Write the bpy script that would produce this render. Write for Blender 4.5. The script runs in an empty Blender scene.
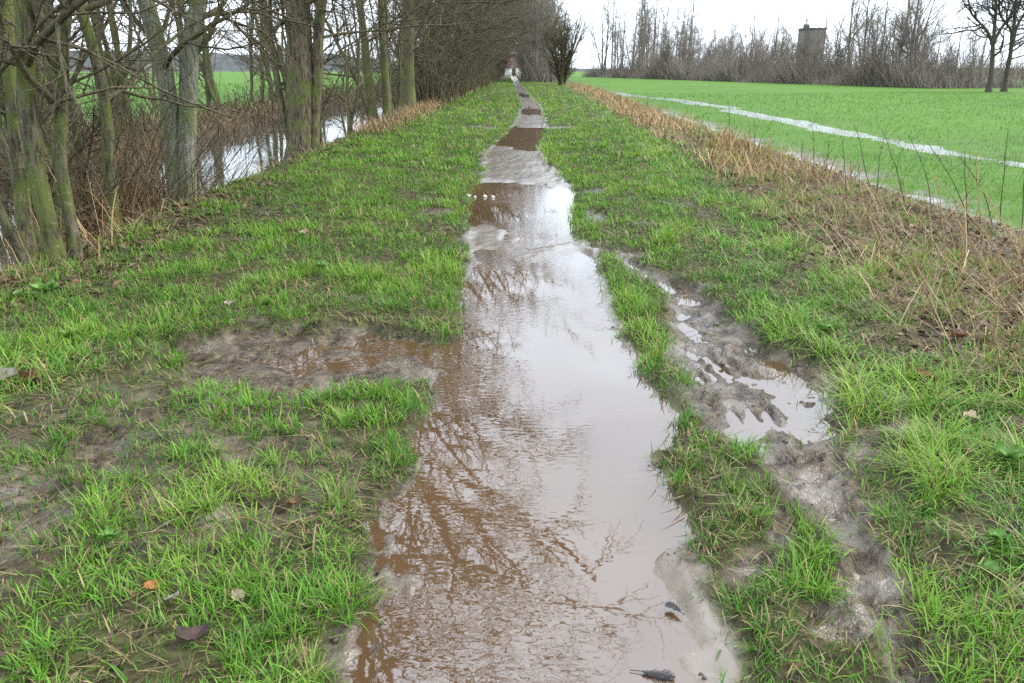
import bpy, math, random
import numpy as np
from mathutils import Vector

# ------------------------------------------------------------------ camera, sky, sun, exposure
scene = bpy.context.scene
COL = scene.collection
CAM_H, FPX, HORIZON = 1.6, 804.0, 70.0
PITCH = math.atan((341.5 - HORIZON) / FPX)
cam_d = bpy.data.cameras.new('camera')
cam_d.sensor_width = 36.0
cam_d.lens = FPX / 1024.0 * 36.0
cam_d.clip_start, cam_d.clip_end = 0.05, 9000.0
cam = bpy.data.objects.new('camera', cam_d)
COL.objects.link(cam)
cam.location = (0, 0, CAM_H)
cam.rotation_euler = (math.pi / 2 - PITCH, 0, 0)
scene.camera = cam

SUN_EL, SUN_AZ = math.radians(42), math.radians(75)      # azimuth clockwise from +Y
world = bpy.data.worlds.new('World')
scene.world = world
world.use_nodes = True
wn, wl = world.node_tree.nodes, world.node_tree.links
wn.clear()
w_out = wn.new('ShaderNodeOutputWorld')
w_bg = wn.new('ShaderNodeBackground')
w_bg.inputs['Strength'].default_value = 0.11
sky = wn.new('ShaderNodeTexSky')
sky.sky_type = 'NISHITA'
sky.sun_disc = False
sky.sun_elevation = SUN_EL
sky.sun_rotation = SUN_AZ
sky.dust_density = 3.0
# an even layer of cloud in front of that sky: brighter overhead, faintly mottled
tc = wn.new('ShaderNodeTexCoord')
sep = wn.new('ShaderNodeSeparateXYZ')
wl.new(tc.outputs['Generated'], sep.inputs[0])
zc = wn.new('ShaderNodeMath'); zc.operation = 'MAXIMUM'; zc.inputs[1].default_value = 0.0
wl.new(sep.outputs['Z'], zc.inputs[0])
zadd = wn.new('ShaderNodeMath'); zadd.operation = 'ADD'; zadd.inputs[1].default_value = 0.18
wl.new(zc.outputs[0], zadd.inputs[0])
dvx = wn.new('ShaderNodeMath'); dvx.operation = 'DIVIDE'
dvy = wn.new('ShaderNodeMath'); dvy.operation = 'DIVIDE'
wl.new(sep.outputs['X'], dvx.inputs[0]); wl.new(zadd.outputs[0], dvx.inputs[1])
wl.new(sep.outputs['Y'], dvy.inputs[0]); wl.new(zadd.outputs[0], dvy.inputs[1])
cmb = wn.new('ShaderNodeCombineXYZ')
wl.new(dvx.outputs[0], cmb.inputs[0]); wl.new(dvy.outputs[0], cmb.inputs[1])
nz = wn.new('ShaderNodeTexNoise')
nz.inputs['Scale'].default_value = 1.6
nz.inputs['Detail'].default_value = 5.0
nz.inputs['Roughness'].default_value = 0.55
nz.inputs['Distortion'].default_value = 0.4
wl.new(cmb.outputs[0], nz.inputs['Vector'])
nr = wn.new('ShaderNodeMapRange')
nr.inputs['From Min'].default_value = 0.3; nr.inputs['From Max'].default_value = 0.7
nr.inputs['To Min'].default_value = 0.72; nr.inputs['To Max'].default_value = 1.12
wl.new(nz.outputs['Fac'], nr.inputs['Value'])
zg = wn.new('ShaderNodeMapRange')
zg.inputs['To Min'].default_value = 0.74; zg.inputs['To Max'].default_value = 1.05
wl.new(zc.outputs[0], zg.inputs['Value'])
mulc = wn.new('ShaderNodeMath'); mulc.operation = 'MULTIPLY'
wl.new(nr.outputs[0], mulc.inputs[0]); wl.new(zg.outputs[0], mulc.inputs[1])
ccol = wn.new('ShaderNodeVectorMath'); ccol.operation = 'SCALE'
ccol.inputs[0].default_value = (10.4, 11.7, 13.2)
wl.new(mulc.outputs[0], ccol.inputs['Scale'])
wmix = wn.new('ShaderNodeMix'); wmix.data_type = 'RGBA'
wmix.inputs['Factor'].default_value = 0.86
wl.new(sky.outputs[0], wmix.inputs['A']); wl.new(ccol.outputs[0], wmix.inputs['B'])
wl.new(wmix.outputs['Result'], w_bg.inputs['Color'])
wl.new(w_bg.outputs[0], w_out.inputs['Surface'])

sun_d = bpy.data.lights.new('sun', 'SUN')
sun_d.energy = 1.4
sun_d.angle = math.radians(18)
sun_d.color = (1.0, 0.93, 0.82)
sun = bpy.data.objects.new('sun', sun_d)
COL.objects.link(sun)
sdir = Vector((math.sin(SUN_AZ) * math.cos(SUN_EL), math.cos(SUN_AZ) * math.cos(SUN_EL), math.sin(SUN_EL)))
sun.rotation_euler = sdir.to_track_quat('Z', 'Y').to_euler()
sun.location = sdir * 60

scene.view_settings.view_transform = 'Standard'
scene.view_settings.look = 'None'
scene.view_settings.gamma = 1.0
scene.view_settings.use_curve_mapping = False
scene.view_settings.exposure = 1.4
scene.render.engine = 'CYCLES'
scene.cycles.use_denoising = False
scene.cycles.denoising_prefilter = 'FAST'
scene.cycles.max_bounces = 6
scene.cycles.diffuse_bounces = 3
scene.cycles.glossy_bounces = 3
scene.cycles.transmission_bounces = 3
scene.cycles.transparent_max_bounces = 6
scene.cycles.caustics_reflective = False
scene.cycles.caustics_refractive = False

random.seed(7)
RNG = np.random.default_rng(11)

# ------------------------------------------------------------------ helpers
def _hash(ix, iy, seed):
    h = (ix.astype(np.int64) * 374761393 + iy.astype(np.int64) * 668265263 + seed * 1442695041) & 0xFFFFFFFF
    h = ((h ^ (h >> 13)) * 1274126177) & 0xFFFFFFFF
    return ((h ^ (h >> 16)) & 0xFFFF) / 65535.0

def noise(x, y, seed=0):
    x = np.asarray(x, float); y = np.asarray(y, float)
    ix, iy = np.floor(x), np.floor(y)
    fx, fy = x - ix, y - iy
    u, v = fx * fx * fx * (fx * (fx * 6 - 15) + 10), fy * fy * fy * (fy * (fy * 6 - 15) + 10)
    def gr(a, b):
        an = _hash(ix + a, iy + b, seed) * 2 * np.pi
        return np.cos(an) * (fx - a) + np.sin(an) * (fy - b)
    n0 = gr(0, 0) * (1 - u) + gr(1, 0) * u
    n1 = gr(0, 1) * (1 - u) + gr(1, 1) * u
    return (n0 * (1 - v) + n1 * v) * 1.5

def fbm(x, y, seed=0, oct=4, gain=0.5):
    s = 0; a = 1.0; t = 0
    for i in range(oct):
        s = s + a * noise(x * 2 ** i + 17.3 * i, y * 2 ** i - 9.1 * i, seed + i)
        t += a; a *= gain
    return s / t

def sstep(a, b, x):
    t = np.clip((x - a) / (b - a), 0, 1)
    return t * t * (3 - 2 * t)

def make_mesh(name, V, quads=None, tris=None, col=None, attrs=None, smooth=True):
    me = bpy.data.meshes.new(name)
    V = np.asarray(V, np.float32)
    nq = 0 if quads is None else len(quads)
    nt = 0 if tris is None else len(tris)
    me.vertices.add(len(V)); me.vertices.foreach_set('co', V.ravel())
    loops = []
    if nq: loops.append(np.asarray(quads, np.int32).ravel())
    if nt: loops.append(np.asarray(tris, np.int32).ravel())
    loops = np.concatenate(loops)
    me.loops.add(len(loops)); me.loops.foreach_set('vertex_index', loops)
    me.polygons.add(nq + nt)
    starts = np.concatenate([np.arange(nq) * 4, nq * 4 + np.arange(nt) * 3]).astype(np.int32)
    me.polygons.foreach_set('loop_start', starts)
    me.update(calc_edges=True)
    if smooth:
        me.polygons.foreach_set('use_smooth', np.ones(nq + nt, bool))
    if col is not None:
        a = me.attributes.new('col', 'FLOAT_COLOR', 'POINT')
        c4 = np.ones((len(V), 4), np.float32); c4[:, :3] = col
        a.data.foreach_set('color', c4.ravel())
    for k, v in (attrs or {}).items():
        a = me.attributes.new(k, 'FLOAT', 'POINT')
        a.data.foreach_set('value', np.asarray(v, np.float32))
    return me

def obj(name, me, mat=None, parent=None, label=None, cat=None, group=None, kind=None, loc=None, rotz=None):
    o = bpy.data.objects.new(name, me)
    COL.objects.link(o)
    if mat is not None and me is not None and not me.materials:
        me.materials.append(mat)
    if parent is not None: o.parent = parent
    if label: o['label'] = label
    if cat: o['category'] = cat
    if group: o['group'] = group
    if kind: o['kind'] = kind
    if loc is not None: o.location = loc
    if rotz is not None: o.rotation_euler = (0, 0, rotz)
    return o

class Tubes:
    """collects tapered polylines and turns them into one mesh of tubes"""
    def __init__(self): self.b = {}
    def add(self, pts, rad, sides):
        self.b.setdefault((len(pts), sides), []).append((pts, rad))
    def mesh(self, name, ridge=0.0, seed=0, ridge_k=7):
        Vs, Qs, off = [], [], 0
        R01 = []
        for (n, s), lst in self.b.items():
            P = np.array([l[0] for l in lst], float)
            R = np.array([l[1] for l in lst], float)
            T = np.gradient(P, axis=1)
            T /= np.linalg.norm(T, axis=2, keepdims=True) + 1e-9
            mt = T.mean(axis=1)
            ref = np.where(np.abs(mt[:, 2:3]) > 0.8, np.array([[1.0, 0.05, 0]]), np.array([[0, 0.05, 1.0]]))
            A = np.cross(T, ref[:, None, :]); A /= np.linalg.norm(A, axis=2, keepdims=True) + 1e-9
            B = np.cross(T, A)
            ang = np.arange(s) / s * 2 * np.pi
            rr = R[:, :, None] * np.ones(s)
            if ridge and s >= 8:
                h = np.linspace(0, 1, n)[None, :, None] * n * 0.35
                k = np.arange(len(lst))[:, None, None] * 7.7
                aa = ang[None, None, :]
                wob = (np.abs(np.sin(aa * ridge_k * 0.5 + 1.3 * np.sin(h * 1.3 + k))) - 0.6) \
                    + 0.7 * noise(np.cos(aa) * 2.2 + k + 0 * h, np.sin(aa) * 2.2 + h * 1.6, seed)
                rr = rr * (1 + ridge * wob)
            V = P[:, :, None, :] + rr[..., None] * (np.cos(ang)[None, None, :, None] * A[:, :, None, :] + np.sin(ang)[None, None, :, None] * B[:, :, None, :])
            m = len(lst)
            idx = off + np.arange(m * n * s).reshape(m, n, s)
            a = idx[:, :-1, :]; b = idx[:, 1:, :]
            q = np.stack([a, np.roll(a, -1, 2), np.roll(b, -1, 2), b], -1).reshape(-1, 4)
            Vs.append(V.reshape(-1, 3)); Qs.append(q); off += m * n * s
            R01.append(np.repeat(R.reshape(-1), s))
        return make_mesh(name, np.concatenate(Vs), np.concatenate(Qs), attrs={'rad': np.concatenate(R01)})

# ------------------------------------------------------------------ materials
def mat_new(name):
    m = bpy.data.materials.new(name); m.use_nodes = True
    nt = m.node_tree
    return m, nt, nt.nodes, nt.links, nt.nodes['Principled BSDF']

def N(nodes, typ, **kw):
    n = nodes.new(typ)
    for k, v in kw.items():
        if k in n.inputs: n.inputs[k].default_value = v
        else: setattr(n, k, v)
    return n

def ramp(nodes, links, src, stops):
    r = nodes.new('ShaderNodeValToRGB')
    el = r.color_ramp.elements
    while len(el) < len(stops): el.new(0.5)
    for e, (p, c) in zip(el, stops):
        e.position = p; e.color = (*c, 1) if len(c) == 3 else c
    links.new(src, r.inputs[0])
    return r

def mixc(nodes, links, fac, a, b):
    m = nodes.new('ShaderNodeMix'); m.data_type = 'RGBA'
    for s, v in (('Factor', fac), ('A', a), ('B', b)):
        if hasattr(v, 'is_output') or hasattr(v, 'links'): links.new(v, m.inputs[s])
        elif s == 'Factor': m.inputs[s].default_value = v
        else: m.inputs[s].default_value = (*v, 1)
    return m.outputs['Result']

def mixf(nodes, links, fac, a, b):
    m = nodes.new('ShaderNodeMix'); m.data_type = 'FLOAT'
    for s, v in (('Factor', fac), ('A', a), ('B', b)):
        if hasattr(v, 'is_output'): links.new(v, m.inputs[s])
        else: m.inputs[s].default_value = v
    return m.outputs['Result']

def math_n(nodes, links, op, a, b=None):
    m = nodes.new('ShaderNodeMath'); m.operation = op
    for i, v in enumerate((a, b)):
        if v is None: continue
        if hasattr(v, 'is_output'): links.new(v, m.inputs[i])
        else: m.inputs[i].default_value = v
    return m.outputs[0]

def mat_ground():
    m, nt, n, l, bs = mat_new('ground_soil_and_mud')
    geo = N(n, 'ShaderNodeNewGeometry')
    at = {k: N(n, 'ShaderNodeAttribute', attribute_name=k).outputs['Fac'] for k in ('mud', 'field', 'dead', 'hard')}
    nA = N(n, 'ShaderNodeTexNoise', Scale=2.2, Detail=6.0, Roughness=0.6)
    nB = N(n, 'ShaderNodeTexNoise', Scale=17.0, Detail=5.0, Roughness=0.58)
    nC = N(n, 'ShaderNodeTexNoise', Scale=140.0, Detail=3.0, Roughness=0.6)
    nF = N(n, 'ShaderNodeTexNoise', Scale=0.09, Detail=8.0, Roughness=0.65)
    for x in (nA, nB, nC, nF): l.new(geo.outputs['Position'], x.inputs['Vector'])
    verge = ramp(n, l, nB.outputs['Fac'], [(0.3, (0.022, 0.017, 0.010)), (0.5, (0.05, 0.044, 0.02)), (0.7, (0.075, 0.085, 0.028))]).outputs[0]
    mudc = ramp(n, l, nB.outputs['Fac'], [(0.34, (0.018, 0.011, 0.006)), (0.5, (0.06, 0.040, 0.022)), (0.64, (0.12, 0.086, 0.05))]).outputs[0]
    hardc = ramp(n, l, nA.outputs['Fac'], [(0.3, (0.115, 0.09, 0.068)), (0.7, (0.18, 0.148, 0.118))]).outputs[0]
    mudc = mixc(n, l, at['hard'], mudc, hardc)
    deadc = ramp(n, l, nB.outputs['Fac'], [(0.3, (0.04, 0.03, 0.022)), (0.5, (0.10, 0.072, 0.045)), (0.7, (0.17, 0.125, 0.075))]).outputs[0]
    fieldc = ramp(n, l, nF.outputs['Fac'], [(0.3, (0.052, 0.112, 0.011)), (0.5, (0.062, 0.142, 0.011)), (0.7, (0.072, 0.158, 0.013))]).outputs[0]
    speck = ramp(n, l, nB.outputs['Fac'], [(0.55, (0, 0, 0)), (0.7, (1, 1, 1))]).outputs[0]
    fieldc = mixc(n, l, math_n(n, l, 'MULTIPLY', speck, 0.55), fieldc, (0.10, 0.10, 0.05))
    c = mixc(n, l, at['dead'], verge, deadc)
    c = mixc(n, l, at['field'], c, fieldc)
    c = mixc(n, l, at['mud'], c, mudc)
    l.new(c, bs.inputs['Base Color'])
    wet = ramp(n, l, nA.outputs['Fac'], [(0.38, (0.13,) * 3), (0.62, (0.36,) * 3)]).outputs[0]
    wet = mixf(n, l, at['hard'], wet, 0.16)
    ro = mixf(n, l, at['mud'], 0.8, wet)
    l.new(ro, bs.inputs['Roughness'])
    bs.inputs['IOR'].default_value = 1.45
    hgt = math_n(n, l, 'ADD', nB.outputs['Fac'], math_n(n, l, 'MULTIPLY', nC.outputs['Fac'], 0.05))
    bmp = N(n, 'ShaderNodeBump', Strength=1.0, Distance=0.05)
    l.new(hgt, bmp.inputs['Height'])
    l.new(bmp.outputs[0], bs.inputs['Normal'])
    l.new(mixf(n, l, at['hard'], 1.0, 0.14), bmp.inputs['Strength'])
    sp = mixf(n, l, at['mud'], 0.15, mixf(n, l, at['hard'], 0.45, .9))
    l.new(sp, bs.inputs['Specular IOR Level'])
    return m

def mat_water(name, col, ior, rip, scale=9.0, thr=(0.42, 0.62)):
    m, nt, n, l, bs = mat_new(name)
    geo = N(n, 'ShaderNodeNewGeometry')
    mp = N(n, 'ShaderNodeMapping'); mp.inputs['Scale'].default_value = (1.0, 1.7, 1.0)
    l.new(geo.outputs['Position'], mp.inputs['Vector'])
    nA = N(n, 'ShaderNodeTexNoise', Scale=scale * 1.6, Detail=0.8, Roughness=0.4, Distortion=0.3)
    nM = N(n, 'ShaderNodeTexNoise', Scale=0.9, Detail=3.0, Roughness=0.55)
    nC = N(n, 'ShaderNodeTexNoise', Scale=0.6, Detail=4.0, Roughness=0.6)
    l.new(mp.outputs[0], nA.inputs['Vector'])
    l.new(geo.outputs['Position'], nM.inputs['Vector']); l.new(geo.outputs['Position'], nC.inputs['Vector'])
    gust = ramp(n, l, nM.outputs['Fac'], [(thr[0], (0.08,) * 3), (thr[1], (1,) * 3)]).outputs[0]
    bmp = N(n, 'ShaderNodeBump', Distance=0.02)
    l.new(math_n(n, l, 'MULTIPLY', gust, rip), bmp.inputs['Strength'])
    l.new(nA.outputs['Fac'], bmp.inputs['Height'])
    l.new(bmp.outputs[0], bs.inputs['Normal'])
    c = ramp(n, l, nC.outputs['Fac'], [(0.35, tuple(x * 0.85 for x in col)), (0.65, tuple(x * 1.15 for x in col))]).outputs[0]
    l.new(c, bs.inputs['Base Color'])
    bs.inputs['Roughness'].default_value = 0.015
    bs.inputs['IOR'].default_value = ior
    return m

def mat_blade(name, trans=0.3, rough=0.5):
    m, nt, n, l, bs = mat_new(name)
    at = N(n, 'ShaderNodeAttribute', attribute_name='col')
    l.new(at.outputs['Color'], bs.inputs['Base Color'])
    bs.inputs['Roughness'].default_value = rough
    bs.inputs['Specular IOR Level'].default_value = 0.35
    tr = N(n, 'ShaderNodeBsdfTranslucent')
    l.new(at.outputs['Color'], tr.inputs['Color'])
    mx = N(n, 'ShaderNodeMixShader'); mx.inputs[0].default_value = trans
    l.new(bs.outputs[0], mx.inputs[1]); l.new(tr.outputs[0], mx.inputs[2])
    l.new(mx.outputs[0], n['Material Output'].inputs['Surface'])
    return m

def mat_bark(name, c0, c1, moss, moss_amt, lichen=0.0, scale=1.0, bump=0.8):
    m, nt, n, l, bs = mat_new(name)
    tcn = N(n, 'ShaderNodeTexCoord')
    mp = N(n, 'ShaderNodeMapping'); mp.inputs['Scale'].default_value = (1, 1, 0.16)
    l.new(tcn.outputs['Object'], mp.inputs['Vector'])
    nA = N(n, 'ShaderNodeTexNoise', Scale=38.0 * scale, Detail=5.0, Roughness=0.65)
    l.new(mp.outputs[0], nA.inputs['Vector'])
    nB = N(n, 'ShaderNodeTexNoise', Scale=3.2, Detail=6.0, Roughness=0.65)
    l.new(tcn.outputs['Object'], nB.inputs['Vector'])
    c = ramp(n, l, nA.outputs['Fac'], [(0.38, c0), (0.58, c1)]).outputs[0]
    lo = 0.62 - 0.4 * moss_amt
    mm = ramp(n, l, nB.outputs['Fac'], [(lo + .05, (0, 0, 0)), (lo + 0.17, (1, 1, 1))]).outputs[0]
    rad = N(n, 'ShaderNodeAttribute', attribute_name='rad').outputs['Fac']
    thick = N(n, 'ShaderNodeMapRange'); thick.inputs['From Min'].default_value = 0.012; thick.inputs['From Max'].default_value = 0.06
    l.new(rad, thick.inputs['Value'])
    c = mixc(n, l, math_n(n, l, 'MULTIPLY', math_n(n, l, 'MULTIPLY', mm, 0.85), thick.outputs[0]), c, moss)
    if lichen:
        vo = N(n, 'ShaderNodeTexNoise', Scale=22.0, Detail=3.0, Roughness=0.6)
        mp2 = N(n, 'ShaderNodeMapping'); mp2.inputs['Scale'].default_value = (0.6, 0.6, 1.6)
        l.new(tcn.outputs['Object'], mp2.inputs['Vector']); l.new(mp2.outputs[0], vo.inputs['Vector'])
        lm = ramp(n, l, vo.outputs['Fac'], [(0.62, (0, 0, 0)), (0.68, (1, 1, 1))]).outputs[0]
        c = mixc(n, l, math_n(n, l, 'MULTIPLY', math_n(n, l, 'MULTIPLY', lm, lichen), thick.outputs[0]), c, (0.36, 0.38, 0.33))
    l.new(c, bs.inputs['Base Color'])
    bs.inputs['Roughness'].default_value = 0.85
    bs.inputs['Specular IOR Level'].default_value = 0.2
    bmp = N(n, 'ShaderNodeBump', Strength=bump, Distance=0.025)
    l.new(nA.outputs['Fac'], bmp.inputs['Height'])
    l.new(bmp.outputs[0], bs.inputs['Normal'])
    return m

def mat_plain(name, col, rough=0.7, var=0.25, scale=6.0, bump=0.2, spec=0.3):
    m, nt, n, l, bs = mat_new(name)
    tcn = N(n, 'ShaderNodeTexCoord')
    nA = N(n, 'ShaderNodeTexNoise', Scale=scale, Detail=6.0, Roughness=0.6)
    l.new(tcn.outputs['Object'], nA.inputs['Vector'])
    c = ramp(n, l, nA.outputs['Fac'], [(0.3, tuple(x * (1 - var) for x in col)), (0.7, tuple(min(1, x * (1 + var)) for x in col))]).outputs[0]
    l.new(c, bs.inputs['Base Color'])
    bs.inputs['Roughness'].default_value = rough
    bs.inputs['Specular IOR Level'].default_value = spec
    bmp = N(n, 'ShaderNodeBump', Strength=bump, Distance=0.02)
    l.new(nA.outputs['Fac'], bmp.inputs['Height'])
    l.new(bmp.outputs[0], bs.inputs['Normal'])
    return m

M_GROUND = mat_ground()
M_PUDDLE = mat_water('muddy_water', (0.080, 0.045, 0.022), 2.1, 0.036, 13.0)
M_DITCH = mat_water('ditch_water', (0.07, 0.065, 0.05), 1.8, 0.2, 5.0)
M_FIELDW = mat_water('field_water', (0.13, 0.12, 0.10), 1.9, 0.55, 6.0, (.2, .4))
M_GRASS = mat_blade('grass_blade', 0.32, 0.55)
M_STRAW = mat_blade('dead_stalk', 0.15, 0.6)
M_BARK_G = mat_bark('mossy_alder_bark', (0.035, 0.03, 0.018), (0.14, 0.125, 0.08), (0.11, 0.135, 0.03), 0.6, 0.25, .8, 1.0)
M_BARK_L = mat_bark('lichen_alder_bark', (0.11, 0.108, 0.075), (0.27, 0.265, 0.20), (0.16, 0.19, 0.065), 0.5, 1.0)
M_BARK_W = mat_bark('furrowed_willow_bark', (0.04, 0.031, 0.021), (0.19, 0.15, 0.10), (0.13, 0.155, 0.045), 0.5, 0.1, 0.7, 1.0)
M_BARK_D = mat_bark('dark_bark', (0.045, 0.038, 0.023), (0.14, 0.12, 0.077), (0.115, 0.135, 0.04), 0.6, 0.0)
M_TWIG = mat_bark('twig_bark', (0.06, 0.05, 0.03), (0.15, 0.126, 0.078), (0.11, 0.12, 0.04), 0.5, 0.0)
M_HAZED_BARK = mat_bark('hazed_far_bark', (0.135, 0.114, 0.094), (0.225, 0.195, 0.165), (0.145, 0.145, 0.085), 0.3, 0.0)  # greyer and paler than near bark: distance haze mixed into the colour
M_OAK = mat_bark('oak_bark', (0.045, 0.036, 0.03), (0.10, 0.082, 0.065), (0.07, 0.075, 0.035), 0.2, 0.0)

# ------------------------------------------------------------------ lie of the land
def tab(y, pts):
    p = np.array(pts, float)
    return np.interp(y, p[:, 0], p[:, 1])

def path_L(y):
    return tab(y, [(-5, -.45), (1.8, -.47), (2.4, -.47), (2.9, -.46), (3.44, -.42), (4.3, -.42), (5, -.30), (6.8, -.41), (7.9, -.47), (11.4, -.58), (12.5, -.5), (16.3, -.62), (20, -.35), (23.3, -.1), (30, .2), (36, .34), (57, .35), (95, .2), (160, -.15), (240, -.4)])
def path_R(y):
    return tab(y, [(-5, .55), (1.8, .57), (2.2, .62), (3, .64), (3.7, .76), (4.25, .72), (5.2, .66), (7, .78), (8.15, .66), (10.9, .86), (15.4, .62), (18.6, .63), (23.3, 1.0), (30, 1.2), (40, 1.35), (57, 1.25), (71, 1.1), (143, 1.1), (240, .8)])
def rut_x(y):
    return tab(y, [(-3, 1.0), (1.7, 1.08), (2.1, 1.15), (2.58, 1.2), (3.13, 1.2), (3.7, 1.30), (4.24, 1.28), (4.9, 1.25), (5.7, 1.28), (6.9, .97), (7.6, .8)])
def rut_w(y):
    return tab(y, [(-3, .12), (1.7, .06), (2.1, .08), (2.58, .11), (3.13, .2), (3.7, .42), (4.24, .42), (4.9, .22), (5.7, .16), (6.9, .09), (7.5, .0)])
def reed_in(y):
    return tab(y, [(-5, 2.6), (2.5, 2.5), (4.4, 2.3), (7, 2.55), (12.5, 3.1), (23, 3.5), (57, 4.7), (90, 5.2)])
def reed_out(y):
    return tab(y, [(-5, 5.0), (8, 5.0), (10, 4.9), (23, 5.2), (71, 7.2), (120, 8.5)])

def masks(x, y):
    """-> dict of ground masks at the points"""
    x = np.asarray(x, float); y = np.asarray(y, float)
    e1 = fbm(x * 2.1, y * 2.1, 3, 4) ; e2 = fbm(x * 7, y * 7, 9, 3)
    grow = np.clip(0.35 + y / 40, 0.35, 1.0)
    dl = path_L(y) - x + (e1 * 0.16 + e2 * 0.07)
    dr = x - path_R(y) + (e1 * 0.16 + e2 * 0.07)
    out = np.maximum(dl, dr)
    pathm = 1 - sstep(-0.03, 0.07, out)
    # muddy arm running off to the left, and the trampled patch before it
    ax, ay = (x + 1.12) / 0.92, (y - 4.33) / 0.60
    arm = 1 - sstep(0.72, 1.12, np.sqrt(ax ** 2 + np.abs(ay) ** 2.2) + e1 * 0.38 + e2 * 0.2)
    arm = np.maximum(arm, (1 - sstep(.25, .42, np.abs(y - 4.3) + e1 * .2)) * sstep(-.9, -.6, x) * (x < 0))
    tx, ty = (x + 1.55) / 0.95, (y - 2.95) / 0.95
    tramp = (1 - sstep(0.6, 1.2, np.sqrt(tx ** 2 + ty ** 2))) * sstep(0.05, 0.16, fbm(x * 3.3, y * 3.3, 21, 4))
    # wheel rut on the right
    rd = np.abs(x - rut_x(y)) / np.maximum(rut_w(y), 0.02)
    rut = (1 - sstep(0.75, 1.25, rd + e1 * 0.45 + e2 * 0.25)) * (y < 7.5)
    tr2 = (1 - sstep(0.5, 1.1, np.sqrt(((x - 1.55) / 0.5) ** 2 + ((y - 3.5) / 0.9) ** 2) + e1 * .4)) * sstep(-.06, .12, fbm(x * 3, y * 3, 77, 4))
    tr3 = (1 - sstep(0.5, 1.1, np.sqrt(((x - 1.0) / 0.35) ** 2 + ((y - 2.2) / 0.9) ** 2))) * sstep(0.05, .2, fbm(x * 4.2, y * 4.2, 78, 4))
    # little washed gaps beside the path
    gaps = np.zeros_like(x)
    for gx, gy, rx, ry in ((-.78, 9.35, .28, .28), (1.08, 11.0, .3, .32), (1.05, 7.15, .2, .2), (-.75, 23.6, .6, .7), (1.3, 23.8, .6, .7), (.95, 9.2, .14, .5), (-2.6, 7.4, .25, .12), (-1.6, 8.4, .3, .1)):
        gaps = np.maximum(gaps, 1 - sstep(.6, 1.2, np.sqrt(((x - gx) / rx) ** 2 + ((y - gy) / ry) ** 2) + e1 * .5 + e2 * .3))
    bare = .8 * sstep(0.30, 0.44, fbm(x * 1.7 + 5, y * 1.7, 41, 4)) * (np.abs(x) < 4.2) * (y < 14)
    trz_ = 1 - sstep(0.55, 1.25, np.sqrt(tx ** 2 + ty ** 2) + e1 * .3)
    mud = np.clip(np.maximum.reduce([pathm, arm, tramp * .95, trz_ * .6, rut, tr2, tr3, gaps, bare * .75]), 0, 1)
    reed = sstep(-.25, .35, x - reed_in(y) + e1 * .5) * (1 - sstep(-.3, .2, x - reed_out(y) + e1 * .4)) * (y < 120)
    field = sstep(-.1, .35, x - reed_out(y) + e1 * .25)
    field = np.maximum(field, sstep(-10.2, -11.2, x))
    field = np.maximum(field, sstep(170, 200, y) * (np.abs(x) > 2))
    fe = np.exp(-((x - reed_out(y) - .4) / .5) ** 2) * (1 - sstep(25, 50, y)) * sstep(-.25, .1, fbm(x * 1.5, y * .8, 45, 4))
    w9_ = tab(y, [(0, 9.2), (14, 9.1), (25, 8.9), (43, 9.5), (57, 7.6), (80, 7.2)])
    fe = np.maximum(fe, .25 * np.exp(-((x - w9_) / 1.2) ** 2) * sstep(-.1, .25, fbm(x * 1.1, y * .5, 46, 4)))
    mud = np.maximum(mud, fe * .9)
    bank = sstep(-3.15, -3.8, x + e1 * 1.0) * sstep(40, 20, y) + sstep(-3.5, -4.0, x + e1 * .5) * (1 - sstep(40, 20, y)); bank = bank * (1 - sstep(-10, -11, x))
    return dict(out=out, path=pathm, arm=arm, tramp=tramp, trz=1 - sstep(0.55, 1.25, np.sqrt(tx ** 2 + ty ** 2) + e1 * .3), rut=rut, mud=mud, reed=reed, field=field, bank=bank, e1=e1, e2=e2, gaps=gaps, bare=bare, tr=np.maximum(tr2, tr3))

PATH_Y = [(-5, -.03), (4.6, -.032), (5.6, -.014), (6.9, -.012), (7.25, -.010), (7.5, .014), (7.9, .015), (8.15, -.02), (9, -.04), (11.6, -.04), (12.1, -.012), (12.4, .016), (17.6, .018), (18.4, -.02), (24.5, -.02), (26, .012), (31, .012), (33, -.006), (38, -.006), (41, .012), (52, .012), (55, -.004), (62, -.004), (66, .014), (240, .014)]

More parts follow.
